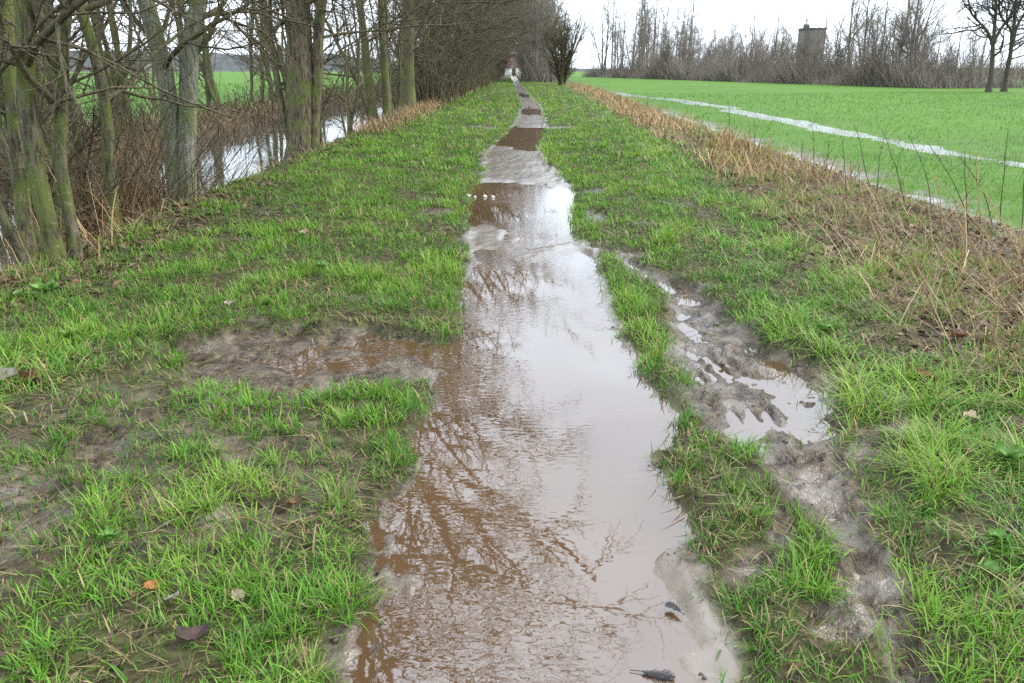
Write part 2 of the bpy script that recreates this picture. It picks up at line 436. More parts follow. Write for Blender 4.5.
def land(x, y, m=None):
    x = np.asarray(x, float); y = np.asarray(y, float)
    if m is None: m = masks(x, y)
    e1, e2 = m['e1'], m['e2']
    out = m['out']
    # verges: a lip beside the path, a gentle crown, rough ground
    z = 0.035 * sstep(0.0, 0.12, out) + 0.05 * sstep(0.1, 1.2, out) + 0.03 * e1 + 0.022 * e2 * sstep(0, .2, out)
    z = z + 0.04 * sstep(-1.0, -2.4, x) * (x > -6)
    # the bed of the path
    bed = tab(y + (0.3 + .09 * y) * fbm(x * 1.3, y * .5, 61, 3) + (.12 + .05 * y) * x, PATH_Y)
    bed = bed + 0.016 * fbm(x * 1.6, y * 1.0, 63, 4) + 0.009 * fbm(x * 9, y * 9, 64, 3) * np.clip(1.2 - y / 60, .2, 1)
    bed = bed + 0.02 * sstep(-0.16, 0.0, out)
    # fine furrows along the near left edge of the path
    fur = (1 - sstep(.06, .26, np.abs(x - path_L(y) - .14))) * (1 - sstep(3.2, 3.8, y))
    bed = bed + fur * (0.010 + 0.012 * np.sin((x + .03 * np.sin(y * 3)) * 2 * np.pi / .085) + .01 * e2)
    # the right shore is a shallow shelf of silt
    shelf = sstep(.30, .42, x + .06 * e1) * (1 - sstep(2.2, 2.7, y)) * (x < 1.2)
    bed = bed + shelf * .026
    z = z * (1 - m['path']) + bed * m['path']
    # the muddy arm, rut and trampled spots
    armz = -0.004 + 0.045 * fbm(x * 3.2, y * 4.5, 71, 4) + 0.02 * sstep(-1.0, -1.9, x) + .012 * e2
    z = z * (1 - m['arm'] * (1 - m['path'])) + armz * m['arm'] * (1 - m['path'])
    u = x - rut_x(y)
    tread = (1 - sstep(3.9, 4.5, np.abs(y - 3.9) * 4 + 2.2)) * 0
    stripe = np.sin((u + .02 * np.sin(y * 9)) * 2 * np.pi / .088) * np.clip(.6 + noise(x * 6, y * 2.2, 83) * 1.3, 0, 1.5)
    tz = sstep(3.1, 3.4, y) * (1 - sstep(4.5, 4.9, y)) * (1 - sstep(.2, .34, np.abs(u + .1)))
    rutz = 0.001 + .026 * sstep(3.4, 2.9, y) + 0.045 * fbm(x * 5, y * 2.5, 72, 4) + .016 * e2 + 0.017 * stripe * tz * np.clip(.6 + 1.4 * noise(x * 4, y * 4, 85), .1, 1.3) + .03 * sstep(.5, 1.1, np.abs(u) / np.maximum(rut_w(y), .05))
    rr = m['rut'] * (1 - m['path'])
    z = z * (1 - rr) + rutz * rr
    soft = np.clip(np.maximum(m['tramp'], m['tr']) + m['gaps'], 0, 1) * (1 - m['path'])
    z = z - soft * 0.03 + soft * .02 * fbm(x * 8, y * 8, 74, 3)
    mm = np.clip(np.maximum.reduce([m['arm'], rr, soft, m['trz'] * .7, np.exp(-(out / .07) ** 2) * .8]), 0, 1) * (1 - sstep(.02, .12, -out))
    rid = (1 - 2 * np.abs(noise(x * 9 + 3 * e1, y * 9, 75))) * .6 + (1 - 2 * np.abs(noise(x * 19, y * 19, 76))) * .4
    z = z + mm * .026 * rid * np.clip(.5 + 1.6 * noise(x * 2.7, y * 2.7, 79), 0, 1.3) * np.clip(1.3 - y / 14, 0, 1)
    # reed strip: clods
    rd = m['reed']
    z = z + rd * (0.05 + .07 * fbm(x * 2.2, y * 2.2, 91, 4) + .035 * e2)
    # field right: flat, with two wet hollows
    fr = sstep(-.1, .35, x - reed_out(y) + e1 * .25) * (x > 0)
    fz = 0.045 + .02 * fbm(x * .6, y * .3, 95, 4) + 0.022 * fbm(x * 2.2, y * 1.3, 96, 4)
    hol1 = np.exp(-((x - reed_out(y) - .35) / .35) ** 2) * (1 - sstep(30, 60, y)) * np.clip(.75 + 1.8 * fbm(x * .9, y * .45, 98, 3), 0, 1.2)
    w9 = tab(y, [(0, 9.2), (14, 9.1), (25, 8.9), (43, 9.5), (57, 7.6), (80, 7.2)])
    hol2 = np.exp(-((x - w9 + .4 * noise(y * .2, y * 0, 97)) / tab(y, [(0, .55), (25, .72), (60, 1.0)])) ** 2) * (1 - sstep(60, 80, y)) * np.clip(1.0 + .7 * fbm(x * .7, y * .3, 99, 3), .72, 1.25)
    fz = fz - .060 * hol1 - .058 * hol2
    z = z * (1 - fr) + fz * fr
    # left: bank down to the ditch, ditch bed, far bank, field
    b = sstep(-3.7, -5.0, x + .25 * e1)
    far = sstep(-8.6, -9.8, x + .3 * e1)
    zd = -0.85
    z = z * (1 - b) + (zd + .1 * e1 + .05 * e2) * b
    z = z * (1 - far) + (0.12 + .05 * e1) * far
    return z

# ------------------------------------------------------------------ ground sheet
def axis(core0, core1, d, grow, lim0, lim1):
    a = list(np.arange(core0, core1 + 1e-6, d))
    s = d; p = a[-1]
    while p < lim1:
        s = min(s * grow, .2) if p < 12 else s * 1.15
        p += s; a.append(p)
    s = d; p = a[0]; lo = []
    while p > lim0:
        s *= grow; p -= s; lo.append(p)
    return np.array(lo[::-1] + a)

gx = axis(-2.1, 2.0, 0.025, 1.08, -3000, 3000)
ya = list(np.arange(1.3, 2.6, 0.022)); p = ya[-1]
while p < 4000:
    p += 0.0095 * p if p < 30 else 0.035 * p
    ya.append(p)
lo = []; p = 1.3; s = .02
while p > -400:
    s *= 1.25; p -= s; lo.append(p)
gy = np.array(lo[::-1] + ya)
X, Y = np.meshgrid(gx, gy)
xr, yr = X.ravel(), Y.ravel()
mk = masks(xr, yr)
Z = land(xr, yr, mk)
nx, ny = len(gx), len(gy)
ii = np.arange(nx * ny).reshape(ny, nx)
Q = np.stack([ii[:-1, :-1], ii[:-1, 1:], ii[1:, 1:], ii[1:, :-1]], -1).reshape(-1, 4)
deadm = np.clip(np.maximum(mk['reed'], mk['bank'] * (xr > -10.5)), 0, 1)
me = make_mesh('ground', np.stack([xr, yr, Z], 1), Q, attrs={
    'mud': mk['mud'] * (1 - mk['bank']), 'field': mk['field'], 'dead': deadm,
    'hard': np.maximum(mk['path'] * np.maximum(sstep(5, 8, yr), sstep(.28, .4, xr)), .5 * sstep(.0, .16, fbm(xr * 4.5, yr * 4.5, 77, 4)))})
obj('ground', me, M_GROUND, kind='structure')

def sheet(name, x0, x1, y0, y1, z, mat, xf=None):
    ys = np.concatenate([np.linspace(y0, min(y1, 60), 40), np.linspace(min(y1, 60), y1, 12)[1:]]) if y1 > 60 else np.linspace(y0, y1, 40)
    L = np.array([x0(y) if callable(x0) else x0 for y in ys]); R = np.array([x1(y) if callable(x1) else x1 for y in ys])
    V = np.concatenate([np.stack([L, ys, np.full_like(ys, z)], 1), np.stack([R, ys, np.full_like(ys, z)], 1)])
    k = len(ys); i = np.arange(k - 1)
    q = np.stack([i, i + k, i + k + 1, i + 1], 1)
    return obj(name, make_mesh(name, V, q), mat, kind='structure')

sheet('path_puddle_water', lambda y: float(path_L(y)) - (1.6 if y < 12 else 1.0), lambda y: float(path_R(y)) + (1.0 if y < 12 else .8), -3, 170, 0.0, M_PUDDLE)
sheet('ditch_water', -11.0, -4.2, -6, 190, -0.34, M_DITCH)
sheet('field_water', lambda y: float(reed_out(y)) - .2, lambda y: 13.0, -2, 90, 0.004, M_FIELDW)

# ------------------------------------------------------------------ blades (grass, stalks)
def blades(P, az, length, width, lean, curl, colr, seg=3, tipcol=None):
    """P (n,3); one bent, tapering blade per row, folded along a mid line"""
    n = len(P)
    t = np.linspace(0, 1, seg + 1)
    d = np.stack([np.cos(az), np.sin(az)], 1)
    side = np.stack([-np.sin(az), np.cos(az), np.zeros(n)], 1)
    V = np.zeros((n, 2 * seg + 1, 3), np.float32)
    Cc = np.zeros((n, 2 * seg + 1, 3), np.float32)
    ang = lean[:, None] + curl[:, None] * t[None, :]
    ds = length[:, None] / seg
    hx = np.concatenate([np.zeros((n, 1)), np.cumsum(np.sin(ang[:, 1:]) * ds, 1)], 1)
    hz = np.concatenate([np.zeros((n, 1)), np.cumsum(np.cos(ang[:, 1:]) * ds, 1)], 1)
    for k in range(seg + 1):
        c = P + np.concatenate([d * hx[:, k:k + 1], hz[:, k:k + 1]], 1)
        cc = colr if tipcol is None else colr * (1 - t[k]) + tipcol * t[k]
        if k < seg:
            w = width * (1 - t[k] ** 2 * .75) * .5
            V[:, 2 * k] = c - side * w[:, None]; V[:, 2 * k + 1] = c + side * w[:, None]
            Cc[:, 2 * k] = cc; Cc[:, 2 * k + 1] = cc
        else:
            V[:, 2 * seg] = c; Cc[:, 2 * seg] = cc
    b = (np.arange(n) * (2 * seg + 1))[:, None]
    qs = [b + np.array([[2 * k, 2 * k + 1, 2 * k + 3, 2 * k + 2]]) for k in range(seg - 1)]
    tr = b + np.array([[2 * seg - 2, 2 * seg - 1, 2 * seg]])
    return V.reshape(-1, 3), (np.concatenate(qs) if qs else None), tr, Cc.reshape(-1, 3)

def join(parts):
    V, Q_, T_, C_, off = [], [], [], [], 0
    for v, q, t, c in parts:
        V.append(v); C_.append(c)
        if q is not None: Q_.append(q + off)
        T_.append(t + off); off += len(v)
    return np.concatenate(V), (np.concatenate(Q_) if Q_ else None), np.concatenate(T_), np.concatenate(C_)

FRESH = np.array([[.045, .128, .011], [.072, .19, .014], [.102, .242, .018], [.132, .275, .022], [.19, .285, .038]])
STRAW = np.array([[.34, .26, .13], [.27, .19, .09], [.22, .15, .08]])

def grass_zone(y0, y1, tufts_m2, per, lw, seg, seed, xl=-4.3, xr_=5.2):
    rg = np.random.default_rng(seed)
    area = (xr_ - xl) * (y1 - y0)
    nt_ = int(area * tufts_m2)
    if y0 > 12:        # keep the number per metre even; thin with distance inside the zone
        yy = y0 * (y1 / y0) ** rg.random(nt_)
    else:
        yy = y0 + (y1 - y0) * rg.random(nt_)
    xx = xl + (xr_ - xl) * rg.random(nt_)
    m = masks(xx, yy)
    vis = np.abs(xx) < 0.72 * yy + 1.0
    dens = (1 - m['path']) * (1 - np.clip(m['arm'] * 1.05, 0, 1)) * (1 - m['rut']) * (1 - .93 * m['tramp']) * (1 - .95 * m['tr']) * (1 - m['gaps']) * (1 - .75 * m['bare'])
    dens = dens * (1 - .4 * m['reed']) * (1 - m['field'] * (xx > 0)) * (1 - .75 * m['bank'])
    dens = dens * (1 - .12 * m['trz'])
    patch = fbm(xx * .9, yy * .9, 141, 4)
    fine = fbm(xx * 5, yy * 5, 143, 3)
    dens = dens * np.clip(.62 + .22 * sstep(4, 7, yy) + patch * .7 + fine * 1.9, 0.04, 1.15)
    mid = fbm(xx * 2.1 + 4, yy * 1.5, 147, 4)
    dens = dens * np.clip(.9 + 2.0 * mid, .18, 1.15)
    dens = np.where(m['out'] < .3, dens * 1.5, dens)
    keep = vis & (rg.random(nt_) < dens)
    xx, yy = xx[keep], yy[keep]
    m = {k: v[keep] for k, v in m.items()}; patch = patch[keep]; fine = fine[keep]; mid = mid[keep]
    k = len(xx)
    if k == 0: return None
    tl = (0.050 + .042 * rg.random(k)) * (1 + .8 * np.clip(patch, -.4, .6))
    # long lush grass in the near corners and along the reed strip
    lush = np.maximum(sstep(-1.9, -2.6, xx) * sstep(4.6, 3.2, yy), sstep(1.35, 1.7, xx) * sstep(3.0, 2.2, yy))
    lush = np.maximum(lush, sstep(.9, .3, np.abs(xx - reed_in(yy) + .2)) * .5)
    tl = tl * (1 + 1.3 * lush) * np.clip(.85 + fine * 1.1 + mid * .8, .4, 1.6)
    tl = np.where(m['out'] < .4, tl * 1.1, tl)
    taz = rg.random(k) * 6.283
    tcol = np.clip(.42 + patch * 1.0 + mid * .9 + rg.normal(0, .24, k), 0, .999)
    tdead = np.clip(.08 + .35 * m['reed'] + .25 * m['bank'] + .3 * sstep(.05, -.3, mid) + .1 * lush * (xx < 0), 0, .8)
    rep = np.maximum(3, (per * (0.6 + .8 * rg.random(k))).astype(int))
    I = np.repeat(np.arange(k), rep); n = len(I)
    rad = (0.012 + .03 * rg.random(n)) * (lw ** .6)
    az = rg.random(n) * 6.283
    px = xx[I] + rad * np.cos(az); py = yy[I] + rad * np.sin(az)
    pz = land(px, py) - .004
    az2 = np.where(rg.random(n) < .35, taz[I], az) + rg.normal(0, .5, n)
    L = tl[I] * (0.55 + .8 * rg.random(n)) * (1 + .12 * (lw - 1))
    wd = (0.0028 + .0032 * rg.random(n)) * lw
    lean = np.abs(rg.normal(.35, .4, n)) + .25 * lush[I]
    curl = np.abs(rg.normal(.7, .5, n)) + .7 * lush[I]
    ci = np.clip((tcol[I] + rg.normal(0, .16, n)), 0, .999) * (len(FRESH) - 1)
    i0 = ci.astype(int); fr = (ci - i0)[:, None]
    c = FRESH[i0] * (1 - fr) + FRESH[np.minimum(i0 + 1, len(FRESH) - 1)] * fr
    dd = rg.random(n) < tdead[I]
    c = np.where(dd[:, None], STRAW[rg.integers(0, 3, n)], c)
    c = c * (0.8 + .4 * rg.random(n))[:, None]
    tip = c * (1.1 + .25 * rg.random(n))[:, None]
    return blades(np.stack([px, py, pz], 1), az2, L, wd, lean, curl, c, seg, tip)

parts = [grass_zone(0.9, 3.2, 1680, 5.5, .95, 3, 1, -3.4, 3.4),
         grass_zone(3.2, 6.5, 1000, 5.2, 1.25, 3, 2, -4.6, 4.2),
         grass_zone(6.5, 13, 340, 5.6, 2.0, 2, 3, -4.6, 4.6),
         grass_zone(13, 32, 60, 9, 4.0, 2, 4, -4.6, 5.4),
         grass_zone(32, 160, 10, 8, 9, 1, 5, -4.8, 7.5)]
def understory(y0, y1, count, L, wd, seed, xl, xr_):
    rg = np.random.default_rng(seed)
    yy = y0 * (y1 / y0) ** rg.random(count); xx = xl + (xr_ - xl) * rg.random(count)
    m = masks(xx, yy)
    d = (1 - m['path']) * (1 - m['arm'] * .97) * (1 - m['rut'] * .97) * (1 - .9 * m['gaps']) * (1 - m['field'] * (xx > 0)) * (1 - .6 * m['reed']) * (1 - .6 * m['tramp']) * (1 - .6 * m['tr'])
    d = d * np.clip(.7 + 1.3 * fbm(xx * 6, yy * 6, 145, 3), .1, 1) * np.clip(.8 + 1.8 * fbm(xx * 2.1 + 4, yy * 1.5, 147, 4), .25, 1)
    k = (rg.random(count) < d) & (np.abs(xx) < .72 * yy + 1)
    xx, yy = xx[k], yy[k]; n = len(xx)
    c = FRESH[rg.integers(0, 4, n)] * (.6 + .5 * rg.random(n))[:, None]
    dd = rg.random(n) < .16
    c = np.where(dd[:, None], STRAW[rg.integers(0, 3, n)] * .8, c)
    sc = (yy / y0) ** .55
    return blades(np.stack([xx, yy, land(xx, yy) - .003], 1), rg.random(n) * 6.283, L * (.5 + rg.random(n)) * sc ** .5, wd * sc * (.6 + .8 * rg.random(n)), np.abs(rg.normal(.6, .5, n)), np.zeros(n), c, 1, c * 1.15)
def thatch(count, seed):
    rg = np.random.default_rng(seed)
    yy = 1.5 * (14 / 1.5) ** rg.random(count); xx = -3.9 + 6.8 * rg.random(count)
    m = masks(xx, yy)
    d = (1 - m['path']) * (1 - .9 * m['arm']) * (1 - .9 * m['rut']) * (1 - m['field'] * (xx > 0)) * np.clip(.5 - 1.5 * fbm(xx * 2.1 + 4, yy * 1.5, 147, 4), .12, 1)
    k = (rg.random(count) < d) & (np.abs(xx) < .72 * yy + 1)
    xx, yy = xx[k], yy[k]; n = len(xx)
    c = np.array([[.20, .16, .075], [.14, .12, .05], [.26, .21, .11], [.10, .075, .04]])[rg.integers(0, 4, n)] * (.7 + .5 * rg.random(n))[:, None]
    sc = (yy / 1.5) ** .5
    return blades(np.stack([xx, yy, land(xx, yy) + .004 + .012 * rg.random(n)], 1), rg.random(n) * 6.283, .085 * (.5 + rg.random(n)) * sc ** .5, .0034 * sc * (.6 + .8 * rg.random(n)), rg.normal(1.45, .16, n), rg.normal(.1, .25, n), c, 2, c)
parts.append(thatch(26000, 8))
parts += [understory(1.5, 6, 150000, .035, .0034, 6, -4.4, 3.4), understory(6, 25, 120000, .05, .008, 7, -4.4, 5.2)]
parts = [q for q in parts if q]
V, Q_, T_, C_ = join(parts)
obj('verge_grass', make_mesh('verge_grass', V, Q_, T_, col=C_), M_GRASS, label='bright green rough grass growing on both verges of the flooded path', cat='grass', kind='stuff')

# young crop of the right-hand field, and the meadow beyond the ditch
def crop(y0, y1, x0, x1, count, L, wd, seed):
    rg = np.random.default_rng(seed)
    yy = y0 * (y1 / y0) ** rg.random(count) if y0 > 0 else y0 + (y1 - y0) * rg.random(count)
    xx = x0 + (x1 - x0) * rg.random(count)
    m = masks(xx, yy); z = land(xx, yy, m)
    k = (m['field'] > .6) & (rg.random(count) < np.where(z < .006, .55, (1 - .8 * np.clip((m['mud'] - .2) * 1.5, 0, 1)) * np.clip(.6 + 1.0 * fbm(xx * .5, yy * .5, 171, 4) + (z - .012) * 8, .2, 1)))
    xx, yy, z = xx[k], yy[k], z[k]; n = len(xx)
    sc = np.clip(yy / y0, 1, 8) ** .6
    c = np.array([.062, .15, .011]) * (0.86 + .28 * rg.random(n))[:, None] * np.array([1, 1, 1])
    return blades(np.stack([xx, yy, z - .003], 1), rg.random(n) * 6.283, L * (0.6 + .7 * rg.random(n)) * sc ** .5, wd * sc * (.7 + .6 * rg.random(n)), np.abs(rg.normal(.3, .3, n)), np.abs(rg.normal(.6, .4, n)), c, 1, c * 1.2)
V, Q_, T_, C_ = join([crop(6, 60, 4.8, 34, 70000, .075, .007, 31), crop(7, 16, 4.8, 12, 22000, .07, .005, 32)])
obj('field_crop', make_mesh('field_crop', V, Q_, T_, col=C_), M_GRASS, label='short bright green young crop covering the field right of the reeds', cat='crop', kind='stuff')
V, Q_, T_, C_ = join([crop(8, 90, -60, -9.6, 16000, .14, .03, 33)])
obj('meadow_grass', make_mesh('meadow_grass', V, Q_, T_, col=C_), M_GRASS, label='green meadow grass beyond the ditch behind the left trees', cat='grass', kind='stuff')

# dead reeds on the right strip
def stalks(xx, yy, L, wd, leanm, leansd, curl, seed, cols, seg=3, az=None, azsd=.8, z0=None):
    rg = np.random.default_rng(seed); n = len(xx)
    z = land(xx, yy) if z0 is None else z0
    a = rg.random(n) * 6.283 if az is None else az + rg.normal(0, azsd, n)
    c = cols[rg.integers(0, len(cols), n)] * (.7 + .6 * rg.random(n))[:, None]
    return blades(np.stack([xx, yy, z - .01], 1), a, L * (.45 + .8 * rg.random(n)), wd * (.6 + .8 * rg.random(n)), np.abs(rg.normal(leanm, leansd, n)), rg.normal(curl, .35, n), c, seg, c * 1.1)
REED = np.array([[.33, .22, .105], [.25, .155, .07], [.40, .30, .16], [.15, .095, .05], [.28, .17, .075]])
def strip_pts(rg, y0, y1, n, lo=-.05, hi=1.0, geo=True):
    y = y0 * (y1 / y0) ** rg.random(n) if geo else y0 + (y1 - y0) * rg.random(n)
    a, b = reed_in(y), reed_out(y)
    x = a + (b - a) * (lo + (hi - lo) * rg.random(n)) + rg.normal(0, .1, n)
    return x, y
rg = np.random.default_rng(55)
pp = []
x, y = strip_pts(rg, 2.2, 13, 3000, .0, .95)                      # flattened, broken stalks
pp.append(stalks(x, y, .5, .006, 1.25, .3, .25, 56, REED * .62, az=np.full(len(x), 2.6), azsd=1.2))
x, y = strip_pts(rg, 2.6, 12, 1100, .05, .8)                        # half standing ones
pp.append(stalks(x, y, .55, .0065, .6, .4, .5, 57, REED * .85))
x, y = strip_pts(rg, 11, 75, 5000, -.02, .75)                       # dense standing dead growth farther on
keep = rg.random(len(x)) < np.clip(.45 + 2.2 * fbm(x * .9, y * .35, 58, 3), .04, 1)
pp.append(stalks(x[keep], y[keep], .50, .010 + .0003 * y[keep], .4, .4, .5, 59, REED * np.array([1.1, 1.04, .98])))
x, y = strip_pts(rg, 11, 60, 2200, .3, 1.0)
pp.append(stalks(x, y, .4, .016, 1.0, .4, .3, 60, REED * .8))
V, Q_, T_, C_ = join(pp)
obj('dead_reeds', make_mesh('dead_reeds', V, Q_, T_, col=C_), M_STRAW, label='matted brown dead reeds and stalks between path verge and field', cat='reeds', kind='stuff')

# dead grass and reeds along the ditch banks on the left
pp = []
n = 5200
y = 5.5 * (110 / 5.5) ** rg.random(n); x = -3.95 + rg.normal(0, .32, n) - .2 * rg.random(n)
keep = rg.random(n) < np.clip(.5 + 1.3 * fbm(x * .8, y * .35, 65, 3), .1, 1)
pp.append(stalks(x[keep], y[keep], np.where(y[keep] < 24, .26, .42), .006 + .0005 * y[keep], .5, .35, .7, 66, REED * np.array([.75, .82, .9])))
n = 9000
y = 8 * (100 / 8) ** rg.random(n); x = -9.6 + rg.normal(0, .8, n)
pp.append(stalks(x, y, .55, .010 + .0004 * y, .55, .35, .8, 67, REED * np.array([.75, .78, .8])))
n = 1100                                                           # sheaf of reeds at the twin tree and near the stems
y = 9.4 + 2.4 * rg.random(n); x = -5.2 + rg.normal(0, .4, n)
pp.append(stalks(x, y, 1.25, .009, .35, .35, .8, 68, REED * .9, 4, z0=np.maximum(land(x, y), -.34)))
n = 3800
y = 20 * (110 / 20) ** rg.random(n); x = -3.5 + rg.normal(0, .35, n)
pp.append(stalks(x, y, .42, .006 + .0006 * y, .35, .3, .6, 70, REED * np.array([.95, .95, .95])))
n = 160
y = 6.2 + 2.2 * rg.random(n); x = -4.2 + rg.normal(0, .4, n)
pp.append(stalks(x, y, .8, .008, .35, .35, .7, 69, REED, 4))
V, Q_, T_, C_ = join(pp)
obj('bank_reeds', make_mesh('bank_reeds', V, Q_, T_, col=C_), M_STRAW, label='tan dead grass and reeds along the ditch banks under the trees', cat='reeds', kind='stuff')

# leaf and stem litter on bare earth
def litter(name, xx, yy, size, seed, label):
    rg = np.random.default_rng(seed); n = len(xx)
    z = land(xx, yy) + .006
    a = rg.random(n) * 6.283; s = size * (.5 + rg.random(n))
    ux = np.stack([np.cos(a), np.sin(a), rg.normal(0, .35, n)], 1); uy = np.stack([-np.sin(a), np.cos(a), rg.normal(0, .35, n)], 1)
    c = np.stack([xx, yy, z], 1)
    up = np.array([0, 0, 1.0])
    P = [c - ux * s[:, None], c + uy * (s * .45)[:, None] + up * (s * .25)[:, None], c + ux * s[:, None], c - uy * (s * .45)[:, None] + up * (s * .2)[:, None]]
    V = np.stack(P, 1).reshape(-1, 3)
    b = (np.arange(n) * 4)[:, None]
    T = np.concatenate([b + np.array([[0, 1, 2]]), b + np.array([[0, 2, 3]])])
    cols = np.array([[.075, .048, .028], [.12, .08, .045], [.045, .032, .022], [.18, .13, .075], [.15, .088, .042]])
    C_ = np.repeat(cols[rg.integers(0, 5, n)], 4, 0)
    obj(name, make_mesh(name, V, None, T, col=C_, smooth=False), M_STRAW, label=label, cat='leaf litter', kind='stuff')
n = 9000; y = 5.0 * (40 / 5.0) ** rg.random(n); x = -3.75 + rg.normal(0, .42, n)
litter('bank_litter', x, y, .035, 101, 'brown leaf litter at the feet of the left trees')
n = 2600; y = 1.6 * (16 / 1.6) ** rg.random(n); x = -3.8 + 6.6 * rg.random(n); mm_ = masks(x, y)
k_ = (mm_['path'] < .1) & (mm_['arm'] < .3) & (mm_['rut'] < .3) & (rg.random(n) < np.clip(.35 - 1.2 * fbm(x * 2.1 + 4, y * 1.5, 147, 4), .05, 1))
litter('verge_litter', x[k_], y[k_], .016, 103, 'small dark and brown leaf scraps scattered in the verge grass')
x, y = strip_pts(rg, 2.5, 20, 9000, .0, 1.0)
litter('strip_litter', x, y, .035, 102, 'brown broken leaves lying among the dead reeds on the right')

# ------------------------------------------------------------------ trees
def vadd(a, b, k=1.0): return (a[0] + b[0] * k, a[1] + b[1] * k, a[2] + b[2] * k)
def vnorm(a):
    l = math.sqrt(a[0] ** 2 + a[1] ** 2 + a[2] ** 2) or 1e-9
    return (a[0] / l, a[1] / l, a[2] / l)
def vcross(a, b): return (a[1] * b[2] - a[2] * b[1], a[2] * b[0] - a[0] * b[2], a[0] * b[1] - a[1] * b[0])

def limb(rd, p, d, L, r0, r1, n, wob, up, bias=(0, 0, 0)):
    pts, rad = [p], [r0]
    for i in range(n):
        d = vnorm((d[0] + rd.gauss(0, wob) + bias[0], d[1] + rd.gauss(0, wob) + bias[1], d[2] + rd.gauss(0, wob) + up + bias[2]))
        p = vadd(p, d, L / n)
        pts.append(p); rad.append(r0 + (r1 - r0) * ((i + 1) / n) ** .8)
    return pts, rad

def along(pts, rad, t):
    f = t * (len(pts) - 1); i = min(int(f), len(pts) - 2); k = f - i
    a, b = pts[i], pts[i + 1]
    p = tuple(a[j] * (1 - k) + b[j] * k for j in range(3))
    return p, vnorm(tuple(b[j] - a[j] for j in range(3))), rad[i] * (1 - k) + rad[i + 1] * k

def sprout(rd, tubes, pts, rad, lev, spec):
    if lev >= len(spec): return
    s = spec[lev]
    rs = s.get('rs', 1.0)
    cnt = s['n'] if isinstance(s['n'], int) else rd.randint(*s['n'])
    for c in range(cnt):
        t = s.get('start', .2) + (s.get('end', 1.0) - s.get('start', .2)) * ((c + rd.random()) / cnt)
        p, tg, rr = along(pts, rad, min(t, .995))
        rv = vnorm((rd.gauss(0, 1), rd.gauss(0, 1), rd.gauss(0, 1)))
        side = vnorm(vcross(tg, rv))
        a = math.radians(rd.uniform(*s['ang']))
        d = vnorm(tuple(tg[j] * math.cos(a) + side[j] * math.sin(a) for j in range(3)))
        L = rd.uniform(*s['len']) * (1 - s.get('tap', .45) * t) * (min(1, .3 + .7 * t / .45) if lev == 0 and s.get('low') else 1)
        r0 = min(rr * .75, s['r'] * rd.uniform(.75, 1.25) * (min(1, .35 + .65 * t / .45) if lev == 0 and s.get('low') else 1))
        q, r = limb(rd, p, d, L, r0, r0 * s.get('tip', .35), s['seg'], s['wob'], s['up'], s.get('bias', (0, 0, 0)))
        tubes.add(q, r, s['sides'])
        sub = spec
        if lev == 0 and s.get('hi'):
            hk = 1.9 if q[-1][2] > 4.2 else .8
            sub = [spec[0]] + [dict(d_, r=d_['r'] * hk) for d_ in spec[1:]]
        sprout(rd, tubes, q, r, lev + 1, sub)

def resample(way, n, rd, jit):
    w = np.array(way, float)
    dl = np.concatenate([[0], np.cumsum(np.linalg.norm(np.diff(w, axis=0), axis=1))])
    t = np.linspace(0, dl[-1], n)
    o = np.stack([np.interp(t, dl, w[:, k]) for k in range(3)], 1)
    for _ in range(2): o[1:-1] = (o[:-2] + 2 * o[1:-1] + o[2:]) / 4
    o[1:-1, :2] += np.array([[rd.gauss(0, jit), rd.gauss(0, jit)] for _ in range(n - 2)])
    return [tuple(v) for v in o]

def tree_meshes(name, seed, stems, spec, ridge=0.0, flare=.6, sides=12, ridge_k=7):
    """stems: list of (waypoints, r_base, r_top). -> (trunk mesh, crown mesh)"""
    rd = random.Random(seed)
    tr, cr = Tubes(), Tubes()
    for si, (way, r0, r1) in enumerate(stems):
        n = 18
        pts = resample(way, n, rd, .012)
        zb = pts[0][2]
        rad = [(r0 + (r1 - r0) * (i / (n - 1)) ** .9) * (1 + 1.8 * flare * math.exp(-(pts[i][2] - zb) / .16)) for i in range(n)]
        tr.add(pts, rad, sides)
        sp0 = spec if r0 > .085 or len(stems) > 6 else [dict(spec[0], n=max(4, int(spec[0]['n'] * .6)))] + list(spec[1:])
        sprout(rd, cr, pts, rad, 0, sp0)
    return tr.mesh(name + '_trunk', ridge, seed, ridge_k), cr.mesh(name + '_crown')

def tree(name, meshes, mt, mc, loc, rotz=0, scale=1.0, label=None, cat='tree', group=None):
    e = obj(name, None, loc=loc, rotz=rotz, label=label, cat=cat, group=group)
    e.scale = (scale, scale, scale) if not isinstance(scale, tuple) else scale
    obj('trunk', meshes[0], mt, e)
    obj('crown', meshes[1], mc, e)
    return e

def gz(x, y): return float(land(np.array([x]), np.array([y]))[0])

def spec_near(k=1.0, bias=(.03, 0, 0), dense=1.0, start=.22):
    return [dict(n=int(17 * dense), start=start, ang=(35, 75), len=(2.8 * k, 6.4 * k), r=.05 * k, seg=9, wob=.12, up=.07, sides=6, bias=(bias[0] * 3.2, -.01, 0), tap=.0, low=True, hi=True),
            dict(n=9, start=.12, ang=(30, 70), len=(.9 * k, 2.0 * k), r=.021, seg=5, wob=.16, up=.03, sides=4),
            dict(n=6, start=.15, ang=(25, 65), len=(.35, .95), r=.0105, seg=3, wob=.2, up=.02, sides=3),
            dict(n=2, start=.2, ang=(25, 60), len=(.15, .42), r=.006, seg=2, wob=.18, up=.02, sides=3)]

